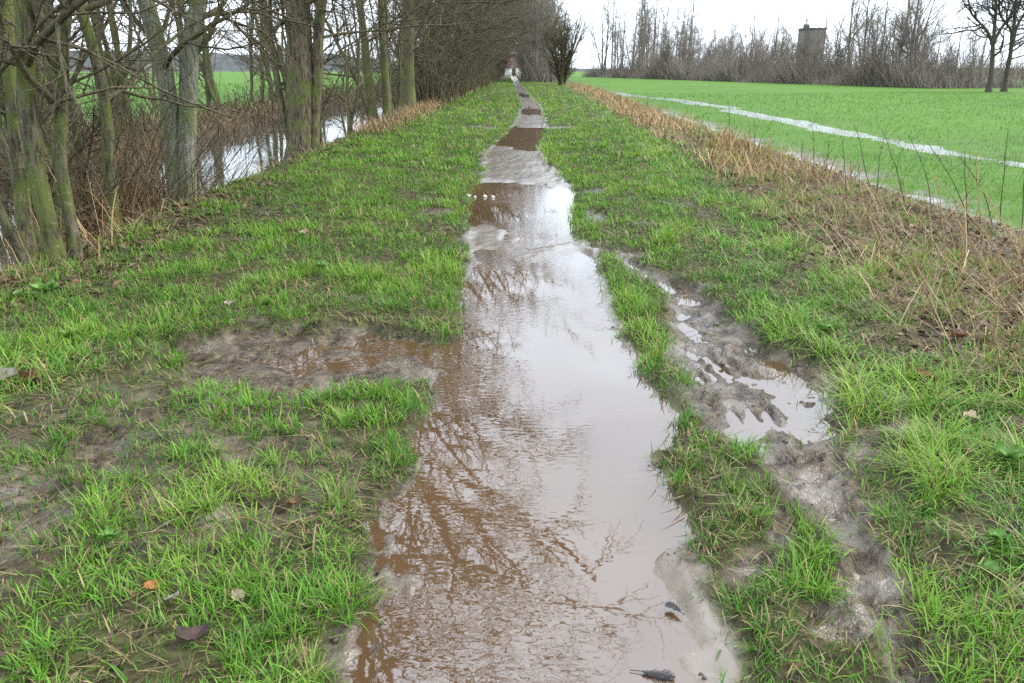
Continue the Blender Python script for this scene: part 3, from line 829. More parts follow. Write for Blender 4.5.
# many-stemmed alder at the left edge
x0, y0 = -3.95, 6.5; z0 = gz(x0, y0) - .1
rel = lambda pts, y: [(px - x0, y - y0, pz - z0) for px, pz in pts]
stA = [((.22 + 0, 0, 0),) + tuple((a - x0, b, c - z0) for a, b, c in ((-3.79, -.05, .85), (-3.75, -.05, 1.49), (-3.66, 0, 2.09), (-3.3, .2, 4.5), (-2.3, .5, 8.2))),
       ((.33, .05, 0),) + tuple((a - x0, b, c - z0) for a, b, c in ((-3.67, .1, .68), (-3.60, .12, 1.34), (-3.41, .1, 2.09), (-2.6, .0, 4.2), (-1.3, .1, 7.8))),
       ((-.35, .5, -.1),) + tuple((a - x0, b, c - z0) for a, b, c in ((-4.37, .7, .94), (-4.24, .7, 1.76), (-4.21, .8, 2.15), (-4.4, 1.2, 5), (-4.3, 1.5, 8.5))),
       ((.1, -.1, 0),) + tuple((a - x0, b, c - z0) for a, b, c in ((-4.15, -.2, .9), (-4.3, -.3, 2.0), (-4.6, -.5, 4.0), (-4.9, -.6, 6.5)))]
tm = tree_meshes('alder', 3, [(stA[0], .072, .04), (stA[1], .052, .03), (stA[2], .07, .04), (stA[3], .035, .018)], spec_near(.95, (.035, .0, 0), 1.25, .12), .12, .2)
tree('alder_tree', tm, M_BARK_G, M_TWIG, (x0, y0, z0), label='mossy alder with several stems leaning from one foot, at the left edge above the ditch')

# slim leaning stem behind it
x0, y0 = -4.62, 9.2; z0 = gz(x0, y0) - .1
tm = tree_meshes('sapling', 5, [([(0, 0, 0), (-4.51 - x0, 0, .86 - z0), (-4.43 - x0, 0, 1.58 - z0), (-4.5 - x0, 0, 1.96 - z0), (-4.64 - x0, .1, 2.4 - z0), (-5.2 - x0, .3, 4.2 - z0), (-5.4 - x0, .4, 6.4 - z0)], .075, .03)], spec_near(.7, (.0, 0, 0), .8, .25), .08, .4)
tree('alder_tree', tm, M_BARK_G, M_TWIG, (x0, y0, z0), label='slim green stem bending left, standing before the twin-trunked tree')

# twin trunk with pale lichen
x0, y0 = -4.5, 10.9; z0 = gz(x0, y0) - .1
tm = tree_meshes('twin', 8, [([(-.06, 0, 0), (-4.5 - x0, 0, .5 - z0), (-4.42 - x0, 0, 1.23 - z0), (-4.47 - x0, 0, 1.96 - z0), (-4.58 - x0, 0, 2.43 - z0), (-5.0 - x0, .2, 4.6 - z0), (-5.2 - x0, .3, 9.0 - z0)], .135, .05),
                             ([(.07, 0, 0), (-4.33 - x0, 0, .5 - z0), (-4.22 - x0, 0, 1.23 - z0), (-4.11 - x0, 0, 1.84 - z0), (-3.95 - x0, 0, 2.43 - z0), (-3.1 - x0, .1, 4.8 - z0), (-1.6 - x0, .2, 9.6 - z0)], .13, .05)],
                 spec_near(1.0, (.03, 0, 0), 1.35, .2), .05, .3, 14)
tree('alder_tree', tm, M_BARK_L, M_TWIG, (x0, y0, z0), label='twin-trunked alder with smooth grey-green bark flecked by pale lichen')

# thick furrowed willow with side stems
x0, y0 = -4.45, 17.4; z0 = gz(x0, y0) - .15
sp = spec_near(1.15, (.03, 0, 0), 1.35, .2)
tm = tree_meshes('willow', 12, [([(0, 0, 0), (-4.4 - x0, 0, 1.0 - z0), (-4.31 - x0, 0, 2 - z0), (-4.28 - x0, 0, 2.92 - z0), (-4.1 - x0, 0, 5 - z0), (-3.2 - x0, .3, 11 - z0)], .30, .09),
                                ([(.22, -.02, 0), (-4.1 - x0, 0, 1.0 - z0), (-3.95 - x0, 0, 2 - z0), (-3.88 - x0, 0, 2.92 - z0), (-3.2 - x0, 0, 5 - z0), (-1.4 - x0, -.2, 10 - z0)], .12, .05),
                                ([(-.1, 0, 0), (-4.75 - x0, 0, .6 - z0), (-4.88 - x0, 0, 2 - z0), (-5.05 - x0, 0, 2.92 - z0), (-5.5 - x0, 0, 5.5 - z0), (-5.8 - x0, 0, 8 - z0)], .06, .02),
                                ([(-.18, .1, 0), (-4.8 - x0, .2, .6 - z0), (-5.0 - x0, .3, 2 - z0), (-4.85 - x0, .4, 4 - z0), (-4.7 - x0, .5, 8 - z0)], .055, .02)],
                 sp, .16, .35, 28, 13)
tree('willow_tree', tm, M_BARK_W, M_TWIG, (x0, y0, z0), label='thickest trunk on the left, brown furrowed willow with a green side stem')

# leaning stems before the dark row
x0, y0 = -4.1, 25.0; z0 = gz(x0, y0) - .1
tm = tree_meshes('leaning', 15, [([(0, 0, 0), (-4.3 - x0, 0, 1.6 - z0), (-4.36 - x0, 0, 3.5 - z0), (-4.7 - x0, 0, 8.5 - z0)], .15, .04),
                                 ([(.35, 0, .0), (-3.76 - x0, 0, 1.9 - z0), (-3.79 - x0, 0, 3.5 - z0), (-3.2 - x0, 0, 9 - z0)], .14, .04),
                                 ([(-.1, .2, 0), (-4.6 - x0, .3, 1.2 - z0), (-5.3 - x0, .5, 2.6 - z0), (-6.2 - x0, .6, 4.2 - z0)], .08, .03)],
                 spec_near(1.05, (.03, 0, 0), .7, .15), .1, .4)
tree('alder_tree', tm, M_BARK_D, M_TWIG, (x0, y0, z0), label='pair of slender dark stems by the small gleam of ditch water')
x0, y0 = -4.0, 32.0; z0 = gz(x0, y0) - .1
tmR = tree_meshes('darkrow', 18, [([(0, 0, 0), (.05, 0, 2), (.2, 0, 4), (.3, .1, 7), (.4, .2, 11)], .30, .07)], spec_near(1.15, (.02, 0, 0), 1.7, .12), .14, .35, 20, 11)
tree('willow_tree', tmR, M_BARK_D, M_TWIG, (x0, y0, z0), label='straight dark trunk thick with twigs where the tan bank grass begins')

# the dense row running away along the ditch, and the arch of trees over the path's end
def spec_row(k=1.0, n1=22, start=.06):
    return [dict(n=n1, start=start, ang=(35, 80), len=(3.0 * k, 6.2 * k), r=.06 * k, seg=7, wob=.11, up=.09, sides=5, tap=.1, bias=(.07, 0, 0), low=True),
            dict(n=8, start=.1, ang=(25, 65), len=(.8 * k, 1.8 * k), r=.022, seg=4, wob=.15, up=.05, sides=3),
            dict(n=8, start=.1, ang=(20, 60), len=(.4, 1.0), r=.011, seg=2, wob=.15, up=.03, sides=3)]
ROW = []
for i in range(3):
    rd = random.Random(40 + i)
    st = [([(0, 0, 0), (rd.uniform(-.3, .3), 0, 3), (rd.uniform(-.6, .6), rd.uniform(-.4, .4), 7), (rd.uniform(-.8, .8), 0, 12.5)], .24, .06)]
    st += [([(rd.uniform(-.4, .4), rd.uniform(-.4, .4), 0), (rd.uniform(-.8, .8), rd.uniform(-.8, .8), 3), (rd.uniform(-1.6, 1.6), rd.uniform(-1, 1), 7.5)],   .10, .03) for _ in range(2)]
    st += [([(.1, .1, 0), (.7, rd.uniform(-.2, .2), 3.5), (2.4, rd.uniform(-.5, .5), 7), (4.4, rd.uniform(-.8, .8), 10.5)], .12, .04)]
    ROW.append(tree_meshes('row%d' % i, 50 + i, st, spec_row(1.0, 15), .12, .4, 10))
rd = random.Random(99)
row = [(-4.5, 37.5), (-3.9, 42.5), (-4.8, 46.5), (-3.8, 51), (-4.4, 56), (-3.5, 61.5), (-4.2, 67), (-3.4, 73), (-4.1, 79), (-3.1, 86), (-4.0, 93), (-2.9, 101), (-3.8, 109), (-2.7, 118), (-3.6, 127), (-2.6, 137), (-3.4, 148), (-3.0, 160)]
for i, (x, y) in enumerate(row):
    tree('ditch_tree', ROW[i % 3], M_BARK_D, M_TWIG, (x, y, gz(x, y) - .1), rd.uniform(-.6, .6), rd.uniform(.95, 1.15),
         label='bare dark tree in the dense row receding along the left side of the path', group='dense row of trees along the ditch')
ARCH = []
for i in range(2):
    rd2 = random.Random(640 + i)
    st = [([(0, 0, 0), (rd2.uniform(-.3, .3), 0, 4), (rd2.uniform(-.9, .9), rd2.uniform(-.4, .4), 8), (rd2.uniform(-1, 1), 0, 13)], .26, .06),
          ([(.2, .2, 0), (.5, 0, 4), (1.4, 0, 9.5)], .14, .05), ([(-.1, .3, 0), (-.3, 0, 4), (-1.3, .3, 9.5)], .14, .05)]
    ARCH.append(tree_meshes('arch%d' % i, 650 + i, st, [dict(n=17, start=.12, ang=(30, 75), len=(2.4, 5.0), r=.06, seg=6, wob=.11, up=.06, sides=4, tap=.15, bias=(.05, 0, 0), low=True),
                            dict(n=9, start=.1, ang=(25, 65), len=(.9, 2.0), r=.03, seg=3, wob=.15, up=.04, sides=3),
                            dict(n=7, start=.1, ang=(20, 60), len=(.5, 1.2), r=.018, seg=2, wob=.15, up=.03, sides=3)], .08, .4, 8))
for i, (x, y) in enumerate([(3.0, 110), (4.4, 114), (2.8, 119), (4.2, 125), (2.9, 131), (4.6, 138), (3.0, 146), (4.3, 154), (2.8, 164), (5.3, 121), (5.6, 133), (2.6, 174), (4.6, 180), (2.4, 188), (-3.2, 172), (-2.8, 184), (-2.0, 121), (-1.9, 134), (-2.0, 147), (-1.8, 158), (2.0, 128), (2.0, 150)]):
    tree('arch_tree', ARCH[i % 2], M_HAZED_BARK, M_HAZED_BARK, (x, y, gz(x, y) - .1), (math.pi if x > 0 else 0) + rd.uniform(-.8, .8), rd.uniform(.95, 1.15),
         label='bare grey-brown tree whose crown helps close the arch over the path far off', group='trees closing the far end of the path')
# far bank of the ditch: thinner trees and scrub
THIN = []
for i in range(3):
    rd2 = random.Random(140 + i)
    st = [([(rd2.uniform(-.3, .3) * j, rd2.uniform(-.3, .3) * j, 0), (rd2.uniform(-.4, .4), rd2.uniform(-.4, .4), 2.2), (rd2.uniform(-.9, .9), rd2.uniform(-.8, .8), 5.5)], .07, .02) for j in range(2)]
    THIN.append(tree_meshes('thin%d' % i, 150 + i, st, [dict(n=13, start=.1, ang=(25, 60), len=(1.0, 2.2), r=.026, seg=5, wob=.13, up=.06, sides=4),
                                                        dict(n=8, start=.1, ang=(25, 65), len=(.5, 1.1), r=.011, seg=4, wob=.16, up=.03, sides=3),
                                                        dict(n=5, start=.1, ang=(20, 60), len=(.2, .55), r=.006, seg=2, wob=.15, up=.02, sides=3)], .08, .3, 8))
for i, (x, y) in enumerate([(-10.6, 15.5), (-11.6, 18), (-11.3, 21), (-12.6, 24), (-10.6, 27), (-13.5, 28), (-11.6, 32), (-14.5, 34), (-10.9, 38), (-13, 42), (-10.6, 47), (-14, 52), (-10.5, 58), (-15.5, 24), (-13.8, 18.5), (-17, 30), (-10.4, 13.2), (-11.2, 14.6), (-12.2, 16.2), (-10.8, 19.4), (-12.0, 22.4), (-11.0, 24), (-12.8, 27), (-11.4, 29.5), (-12.4, 35), (-11.6, 41)]):
    tree('scrub_tree', THIN[i % 3], M_BARK_D, M_TWIG, (x, y, gz(x, y) - .1), rd.uniform(0, 6.28), rd.uniform(1.0, 1.6),
         label='thin bare scrub tree on the far bank of the ditch', group='scrub trees on the far ditch bank')
for i, (x, y) in enumerate([(-4.6, 7.9), (-5.2, 9.0), (-5.4, 9.6), (-5.6, 10.4), (-6.0, 10.0), (-4.8, 18.6), (-4.6, 19.4), (-4.9, 21.0), (-4.3, 22.3), (-4.7, 23.8), (-4.6, 27.2), (-4.2, 29.0), (-4.8, 30.4), (-4.4, 34.2), (-4.9, 36), (-4.2, 39.5), (-4.8, 43.5)]):
    tree('scrub_tree', THIN[(i + 1) % 3], M_BARK_G, M_TWIG, (x, y, gz(x, y) - .1), rd.uniform(0, 6.28), rd.uniform(.55, 1.0),
         label='thin bare sapling with green stems between the big left trunks', group='saplings between the left trunks')

# many-stemmed bush standing alone right of the path
rd2 = random.Random(77)
st = []
for j in range(26):
    a = rd2.uniform(0, 6.28); sp_ = rd2.uniform(.1, 1.5)
    st.append(([(math.cos(a) * .3 * rd2.random(), math.sin(a) * .3 * rd2.random(), 0), (math.cos(a) * sp_ * .5, math.sin(a) * sp_ * .5, 2.5), (math.cos(a) * sp_ * 1.3, math.sin(a) * sp_ * 1.3, rd2.uniform(5, 7.2))], .07, .02))
tm = tree_meshes('bush', 78, st, [dict(n=11, start=.05, ang=(18, 55), len=(1.0, 2.6), r=.028, seg=4, wob=.10, up=.10, sides=4),
                                  dict(n=9, start=.1, ang=(20, 50), len=(.4, 1.1), r=.014, seg=2, wob=.12, up=.05, sides=3)], .05, .3, 6)
tree('willow_bush', tm, M_BARK_G, M_BARK_D, (5.2, 88, gz(5.2, 88) - .05), 0, (1.35, 1.35, 1.05), label='upright many-stemmed green-brown bush alone on the right verge')

# ------------------------------------------------------------------ far wood on the right
FAR = []
for i in range(5):
    rd2 = random.Random(240 + i)
    H = 11.0
    tall = i >= 3
    st = [([(0, 0, 0), (rd2.uniform(-.2, .2), 0, 3), (rd2.uniform(-.5, .5), rd2.uniform(-.4, .4), 6), (rd2.uniform(-.8, .8), 0, H)], .14 if tall else .17, .03)]
    if not tall:
        st[0][0][-1] = (rd2.uniform(-.8, .8), 0, 9.6)
        for sg in (-1, 1):
            st += [([(0, 0, rd2.uniform(.2, 1.5)), (sg * rd2.uniform(.6, 1.0), rd2.uniform(-.6, .6), 3.6), (sg * rd2.uniform(1.4, 2.6), rd2.uniform(-1.2, 1.2), rd2.uniform(6.5, 8.5))], .10, .03)]
    FAR.append(tree_meshes('wood%d' % i, 250 + i, st, [dict(n=14 if tall else 11, start=.35 if tall else .2, ang=(20, 50) if tall else (30, 65), len=(1.0, 2.2) if tall else (1.8, 3.6), r=.04, seg=4, wob=.10, up=.10, sides=4, tap=.4),
                                                       dict(n=8, start=.1, ang=(20, 55), len=(.7, 1.8), r=.018, seg=3, wob=.18, up=.03, sides=3),
                                                       dict(n=5, start=.1, ang=(20, 55), len=(.3, .7), r=.010, seg=2, wob=.18, up=.02, sides=3)], .05, .3, 8))
W0, W1 = np.array([17.0, 206.0]), np.array([36.6, 74.0])
dW = (W1 - W0); nW = np.array([dW[1], -dW[0]]) / np.linalg.norm(dW) * -1     # to the right and back
rd = random.Random(123)
cnt = 0
for i in range(165):
    t = (i + rd.random()) / 165
    t = 1 - (1 - t) ** .75 if i % 2 else t
    P = W0 + dW * t
    # a point farther out along the line of sight side of the edge
    off = rd.uniform(0.5, 11.0) * (1 + (1 - t))
    x, y = P[0] + off * .95, P[1] + off * .25
    slim = t < .25
    v = rd.choice([3, 4, 3, 4, 1]) if slim or rd.random() < .12 else rd.choice([0, 1, 2])
    k = tab(t, [(0, 1.25), (.2, 1.2), (.3, .95), (.5, .92), (.7, .86), (.8, .98), (.92, .95), (1, .7)]) * rd.uniform(.8, 1.2) * (.84 + .75 * float(noise(t * 11, 4.4, 888)))
    upx = 512 + 804 * x / (y * .9475 + .5)
    if 792 < upx < 840: k *= rd.choice([.75, .9, 1.0])
    elif 840 <= upx < 925: k *= 1.15
    lab = ('slender bare tree at the left end of the far wood' if slim else 'bare grey tree in the wood along the far edge of the field')
    tree('wood_tree', FAR[v], M_HAZED_BARK, M_HAZED_BARK, (x, y, gz(x, y) - .05), rd.uniform(0, 6.28), float(k), label=lab, group='slender trees at the left of the far wood' if slim else 'trees of the far wood')

def thicket(name, pts, h, r, seed, mat, label, lean=.22, far=False):
    rg = np.random.default_rng(seed); n = len(pts)
    base = np.concatenate([pts, land(pts[:, 0], pts[:, 1])[:, None] - .05], 1)
    L = h * (.35 + .75 * rg.random(n))
    d = np.stack([rg.normal(0, lean, n), rg.normal(0, lean, n), np.ones(n)], 1)
    d2 = d + np.stack([rg.normal(0, lean, n), rg.normal(0, lean, n), np.zeros(n)], 1)
    P0 = base; P1 = base + d * (L * .5)[:, None]; P2 = P1 + d2 * (L * .5)[:, None]
    T = Tubes()
    R = np.stack([r * np.ones(n), r * .8 * np.ones(n), r * .25 * np.ones(n)], 1) * (.6 + .8 * rg.random(n))[:, None]
    if far:
        PP, R = np.stack([P0, P2], 1), R[:, ::2]
    else:
        PP = np.stack([P0, P1, P2], 1)
    T.b[(PP.shape[1], 3)] = [(PP[i], R[i]) for i in range(n)]
    obj(name, T.mesh(name), mat, label=label, cat='thicket', kind='stuff')
rg = np.random.default_rng(321)
n = 18000
t = rg.random(n) ** .9
off = 12 * rg.random(n) ** 1.3 * (1 + (1 - t))
lump = np.clip(.62 + 1.1 * fbm(t * 16, t * 0 + 3.3, 301, 3) , .12, 1.1)
pts = np.stack([W0[0] + dW[0] * t + off, W0[1] + dW[1] * t + off * .25], 1)
hh = 4.8 * lump * np.interp(t, [0, .2, .35, .8, 1], [.75, .8, 1.0, .85, .62])
thicket('wood_undergrowth', pts, hh, .03 + .02 * (1 - t), 322, M_HAZED_BARK, 'brown leafless undergrowth at the foot of the far wood', .36, far=True)
n = 5000
u = rg.random(n)
pts = np.stack([44 + 110 * u + rg.normal(0, 2, n), 165 + 10 * np.sin(u * 7) + rg.random(n) * 8 - 25 * u], 1)
thicket('far_hedge', pts, 4.4 * np.clip(.8 + .5 * fbm(u * 9, u * 0, 311, 3), .4, 1.2), .06, 324, M_HAZED_BARK, 'low brown hedge beyond the field behind the two crooked trees', far=True)
n = 3000
y = 9 * (150 / 9) ** rg.random(n)
pts = np.stack([-9.6 + rg.normal(0, .9, n), y], 1)
thicket('bank_scrub', pts, 1.05 * np.clip(.7 + fbm(y * .3, y * 0, 331, 3), .2, 1.4), .007 + .0003 * y, 326, M_TWIG, 'brown scrub on the far bank of the ditch', .4)
n = 4200
y = 36 * (165 / 36) ** rg.random(n)
pts = np.stack([-4.3 + rg.normal(0, .6, n) + .008 * (y - 36), y], 1)
thicket('row_undergrowth', pts, 3.0, .016 + .0003 * y, 327, M_BARK_D, 'dark upright shoots filling the gaps of the left tree row')
n = 2600
y = 108 + 62 * rg.random(n)
pts = np.stack([4.0 + rg.normal(0, .9, n), y], 1)
thicket('arch_undergrowth', pts, 4.2, .05, 328, M_HAZED_BARK, 'brown brush under the trees at the far end of the path', far=True)
n = 520
y = 5.8 * (30 / 5.8) ** rg.random(n)
pts = np.stack([-4.5 + rg.normal(0, .35, n), y], 1)
pts = pts[:110]
pts = np.concatenate([pts, np.stack([-5.5 + rg.normal(0, .5, 650), 9.4 + 3.2 * rg.random(650)], 1)])
thicket('bank_shoots', pts, 2.2, .0055, 329, M_TWIG, 'tangle of thin bare shoots on the near ditch bank', .45)

# two crooked trees at the right edge
def oak(seed, lean):
    rd2 = random.Random(seed)
    st = [([(0, 0, 0), (lean * .3, 0, 1.8), (lean, 0, 3.6), (lean * 1.5 + .2, .2, 4.8), (lean * 1.3, .3, 6.2), (lean * 2.2, .3, 8.2)], .19, .07),
          ([(lean * .95, 0, 3.5), (lean * .4 + .6, .3, 4.9), (lean * .3 + 1.4, .2, 6.3), (lean * .3 + 1.2, 0, 7.6), (lean * .2 + 2.2, .3, 9)], .12, .04),
          ([(lean * .95, 0, 3.4), (lean * 1.6 - .5, -.2, 4.4), (lean * 2 - 1.4, .3, 5.4), (lean * 2 - 2.2, .1, 7.2)], .11, .04)]
    sp = [dict(n=15, start=.25, ang=(35, 80), len=(2.0, 4.6), r=.065, seg=7, wob=.26, up=.03, sides=5),
          dict(n=7, start=.15, ang=(30, 70), len=(.7, 1.5), r=.030, seg=5, wob=.22, up=.02, sides=4),
          dict(n=6, start=.15, ang=(25, 65), len=(.4, .9), r=.016, seg=3, wob=.2, up=.02, sides=3)]
    return tree_meshes('oak%d' % seed, seed, st, sp, .1, .3, 10)
tree('crooked_tree', oak(401, -.35), M_OAK, M_OAK, (35.4, 62.5, gz(35.4, 62.5) - .05), label='dark bare tree with spreading crown, left of the two at the right')
tree('crooked_tree', oak(402, -.1), M_OAK, M_OAK, (37.1, 63.5, gz(37.1, 63.5) - .05), 0.4, label='dark bare tree with a twisting trunk, right of the two at the right')

# ------------------------------------------------------------------ hill, tower, house
xs = np.linspace(-1500, 1500, 121); rows = [(820, 0.0), (900, .6), (1000, 1.0), (1150, .7), (1400, 0)]
V = []
for yy, k in rows:
    hgt = (22 + 12 * fbm(xs * .004, xs * 0 + yy * .001, 501, 3) + 3.5 * fbm(xs * .05, xs * 0 + yy, 502, 3)) * k * np.interp(xs, [-1500, -250, -60, 200, 1500], [1.1, 1, .25, .12, .35]) - .5
    V.append(np.stack([xs, np.full_like(xs, yy), hgt], 1))
V = np.concatenate(V); k = len(xs)
Q_ = np.concatenate([np.stack([np.arange(k - 1) + r * k, np.arange(1, k) + r * k, np.arange(1, k) + (r + 1) * k, np.arange(k - 1) + (r + 1) * k], 1) for r in range(len(rows) - 1)])
obj('hill', make_mesh('hill', V, Q_), mat_plain('wooded_hill', (0.075, 0.08, 0.078), .95, .3, .03, .1, .05), kind='structure')  # blue-grey of the distant air is part of this base colour

def box(V, Q_, x0, x1, y0, y1, z0, z1):
    b = len(V)
    V += [(x0, y0, z0), (x1, y0, z0), (x1, y1, z0), (x0, y1, z0), (x0, y0, z1), (x1, y0, z1), (x1, y1, z1), (x0, y1, z1)]
    Q_ += [(b, b + 3, b + 2, b + 1), (b + 4, b + 5, b + 6, b + 7), (b, b + 1, b + 5, b + 4), (b + 1, b + 2, b + 6, b + 5), (b + 2, b + 3, b + 7, b + 6), (b + 3, b, b + 4, b + 7)]
def boxobj(name, mat, parent, *bx):
    V, Q_ = [], []
    for b in bx: box(V, Q_, *b)
    return obj(name, make_mesh(name, np.array(V), np.array(Q_), smooth=False), mat, parent)
M_CONC = mat_plain('grey_render', (0.11, 0.10, 0.094), .9, .12, .6, .1)
M_CONCD = mat_plain('dark_capping', (0.075, 0.068, 0.066), .9, .1, 1.0, .1)
M_WHITE = mat_plain('white_render', (0.75, 0.74, 0.70), .85, .05, .8, .05)
M_ROOF = mat_plain('red_roof_tile', (0.15, 0.10, 0.085), .8, .25, 4.0, .3)
M_PANE = mat_plain('window_glass', (0.03, 0.035, 0.04), .08, .1, 2.0, 0.0, .5)
M_DOOR = mat_plain('brown_door', (0.10, 0.06, 0.035), .6, .2, 4.0, .1)
tw = obj('tower', None, label='plain grey square tower rising above the far wood', cat='tower', loc=(77.6, 220, 0))
boxobj('wall', M_CONC, tw, (-2.7, 2.7, 0, 5, 0, 11.4))
boxobj('parapet', M_CONCD, tw, (-2.85, 2.85, -.15, 5.15, 11.4, 11.85))
boxobj('chimney', M_CONCD, tw, (-2.5, -1.4, 1, 2.2, 11.85, 12.7))

ho = obj('house', None, label='white house with red roof seen through the gap at the end of the path', cat='house', loc=(.6, 262, 0))
boxobj('wall', M_WHITE, ho, (-5, 5, 0, 7, 0, 2.6))
V = [(-5.3, -.4, 2.5), (5.3, -.4, 2.5), (5.3, 3.5, 6.0), (-5.3, 3.5, 6.0), (5.3, 7.4, 2.5), (-5.3, 7.4, 2.5), (-5.3, -.4, 2.3), (5.3, -.4, 2.3), (5.3, 7.4, 2.3), (-5.3, 7.4, 2.3)]
rf = obj('roof', make_mesh('roof', np.array(V), np.array([(0, 1, 2, 3), (3, 2, 4, 5), (6, 9, 8, 7), (0, 6, 7, 1), (4, 8, 9, 5)]), np.array([(1, 4, 2), (0, 3, 5), (1, 7, 8), (1, 8, 4), (0, 5, 9), (0, 9, 6)]), smooth=False), M_ROOF, ho)
boxobj('chimney', M_ROOF, rf, (2.2, 3.0, 3.1, 3.9, 5.2, 7.0))
for xx in (-3.4, 3.0):
    w = boxobj('window', M_WHITE, ho, (xx - .7, xx + .7, -.05, .05, .9, 2.1)); boxobj('pane', M_PANE, w, (xx - .6, xx + .6, -.08, 0, 1.0, 2.0))
boxobj('door', M_DOOR, ho, (-.6, .5, -.06, .05, 0.02, 2.1))

# ------------------------------------------------------------------ small things
# dark weed stems along the field edge
rd = random.Random(611)
M_STEM = mat_plain('dark_stem', (0.06, 0.05, 0.04), .8, .3, 20, .2)
M_TAN = mat_plain('tan_stem', (0.33, 0.21, 0.105), .7, .3, 20, .2)
def weed(x, y, h, r, mat, lean, name, label, group, shoots=3, leaf=False):
    T = Tubes(); z = gz(x, y) - .03
    q, ra = limb(rd, (0, 0, 0), vnorm((lean[0], lean[1], 1)), h, r, r * .35, 8, .05, 0, (lean[0] * .08, lean[1] * .08, 0))
    T.add(q, ra, 5)
    e = obj(name, T.mesh('stem'), mat, loc=(x, y, z), label=label, cat='weed stem', group=group)
    if shoots:
        for _ in range(shoots):
            S = Tubes()
            p, tg, rr = along(q, ra, rd.uniform(.45, .97))
            q2, r2 = limb(rd, p, vnorm((rd.gauss(0, .6), rd.gauss(0, .6), 1)), rd.uniform(.06, .2), r * .5, r * .2, 3, .1, 0)
            S.add(q2, r2, 3)
            obj('shoot', S.mesh('shoot'), mat, e)
    if leaf:
        p, tg, rr = along(q, ra, .9)
        Vv, qq = [], []
        for j in range(5):
            t = j / 4; wv = .018 * math.sin(math.pi * (.1 + .85 * t))
            c = (p[0] - .14 * t, p[1], p[2] - .05 * t - .02 * math.sin(t * 5))
            Vv += [vadd(c, (0, wv, .006)), vadd(c, (0, 0, -.008)), vadd(c, (0, -wv, .006))]
            if j: b = j * 3; qq += [(b - 3, b - 2, b + 1, b), (b - 2, b - 1, b + 2, b + 1)]
        obj('leaf', make_mesh('leaf', np.array(Vv), np.array(qq)), mat, e)
for (x, y, h, lx) in [(3.75, 14.2, .95, -.05), (3.95, 13.4, .7, .05), (4.45, 12.0, .85, -.06), (4.7, 10.6, 1.0, -.28), (4.55, 10.1, .75, .1), (4.4, 9.0, 1.0, -.35), (4.6, 8.8, .9, -.25), (4.75, 8.3, .95, -.4), (4.9, 8.0, 1.05, -.15), (4.6, 7.6, .9, -.35), (4.75, 7.4, 1.1, -.05), (4.2, 7.3, .85, -.3), (3.6, 16, .7, 0), (3.3, 18, .8, .05), (4.3, 11.2, .6, .15), (3.9, 9.4, .8, -.2)]:
    weed(x, y, h, .0065, M_STEM, (lx, rd.uniform(-.1, .1)), 'weed_stem', 'tall thin dark weed stem standing above the dead reeds at the field edge', 'dark weed stems at the field edge')
weed(4.72, 7.15, 1.05, .006, M_STEM, (-.02, 0), 'weed_stem', 'dark weed stem carrying one curled black leaf at the far right', None, 2, True)
for (x, y, h, lx, ly) in [(3.6, 5.4, 1.1, -.75, .15), (3.75, 5.6, .95, -.55, .1), (3.3, 5.9, .8, -.3, 0), (3.55, 6.2, .85, -.1, 0), (3.85, 6.0, .8, .05, 0), (3.25, 5.1, .75, -.6, .2), (3.95, 6.6, .9, -.25, 0), (3.05, 6.3, .65, -.4, .1), (4.05, 6.2, .75, .1, 0), (2.9, 5.6, .6, -.8, .2), (3.4, 6.9, .7, -.5, 0), (3.15, 4.8, .7, -.7, .3)]:
    weed(x, y, h, .0065, M_TAN, (lx, ly), 'reed_stalk', 'long tan dead stalk leaning over the reeds at the right', 'leaning tan stalks at the right', 1)

# fallen leaves, each its own
def leaf_mesh(seed, L, lobes):
    rd2 = random.Random(seed); n = 9
    V, Q_ = [], []
    cx, cy = rd2.uniform(.2, .6), rd2.uniform(-.8, .8)
    for j in range(n):
        t = j / (n - 1)
        w = L * .34 * math.sin(math.pi * min(1, .06 + .92 * t)) ** .8 * (1 + (lobes * (1 if j % 2 else -1)))
        zc = L * (cx * (t - .5) ** 2 * 1.2 + .02 * rd2.random())
        for s_, k in ((-1, 1.0), (-.5, .5), (0, 0), (.5, .5), (1, 1.0)):
            V.append((L * (t - .5), s_ * w + cy * L * .1 * t, zc + L * .5 * (k ** 2) * .45 * (1 + cy * s_) * rd2.uniform(.8, 1.2)))
    for j in range(n - 1):
        for k in range(4):
            b = j * 5 + k; Q_.append((b, b + 1, b + 6, b + 5))
    return make_mesh('leaf', np.array(V), np.array(Q_))
LEAFC = {k: mat_plain(k + '_leaf', c, .85, .4, 30, .5, .1) for k, c in dict(orange=(.36, .15, .06), beige=(.36, .27, .19), dark=(.07, .05, .045), brown=(.17, .085, .045), green=(.17, .27, .10), grey=(.25, .21, .18)).items()}
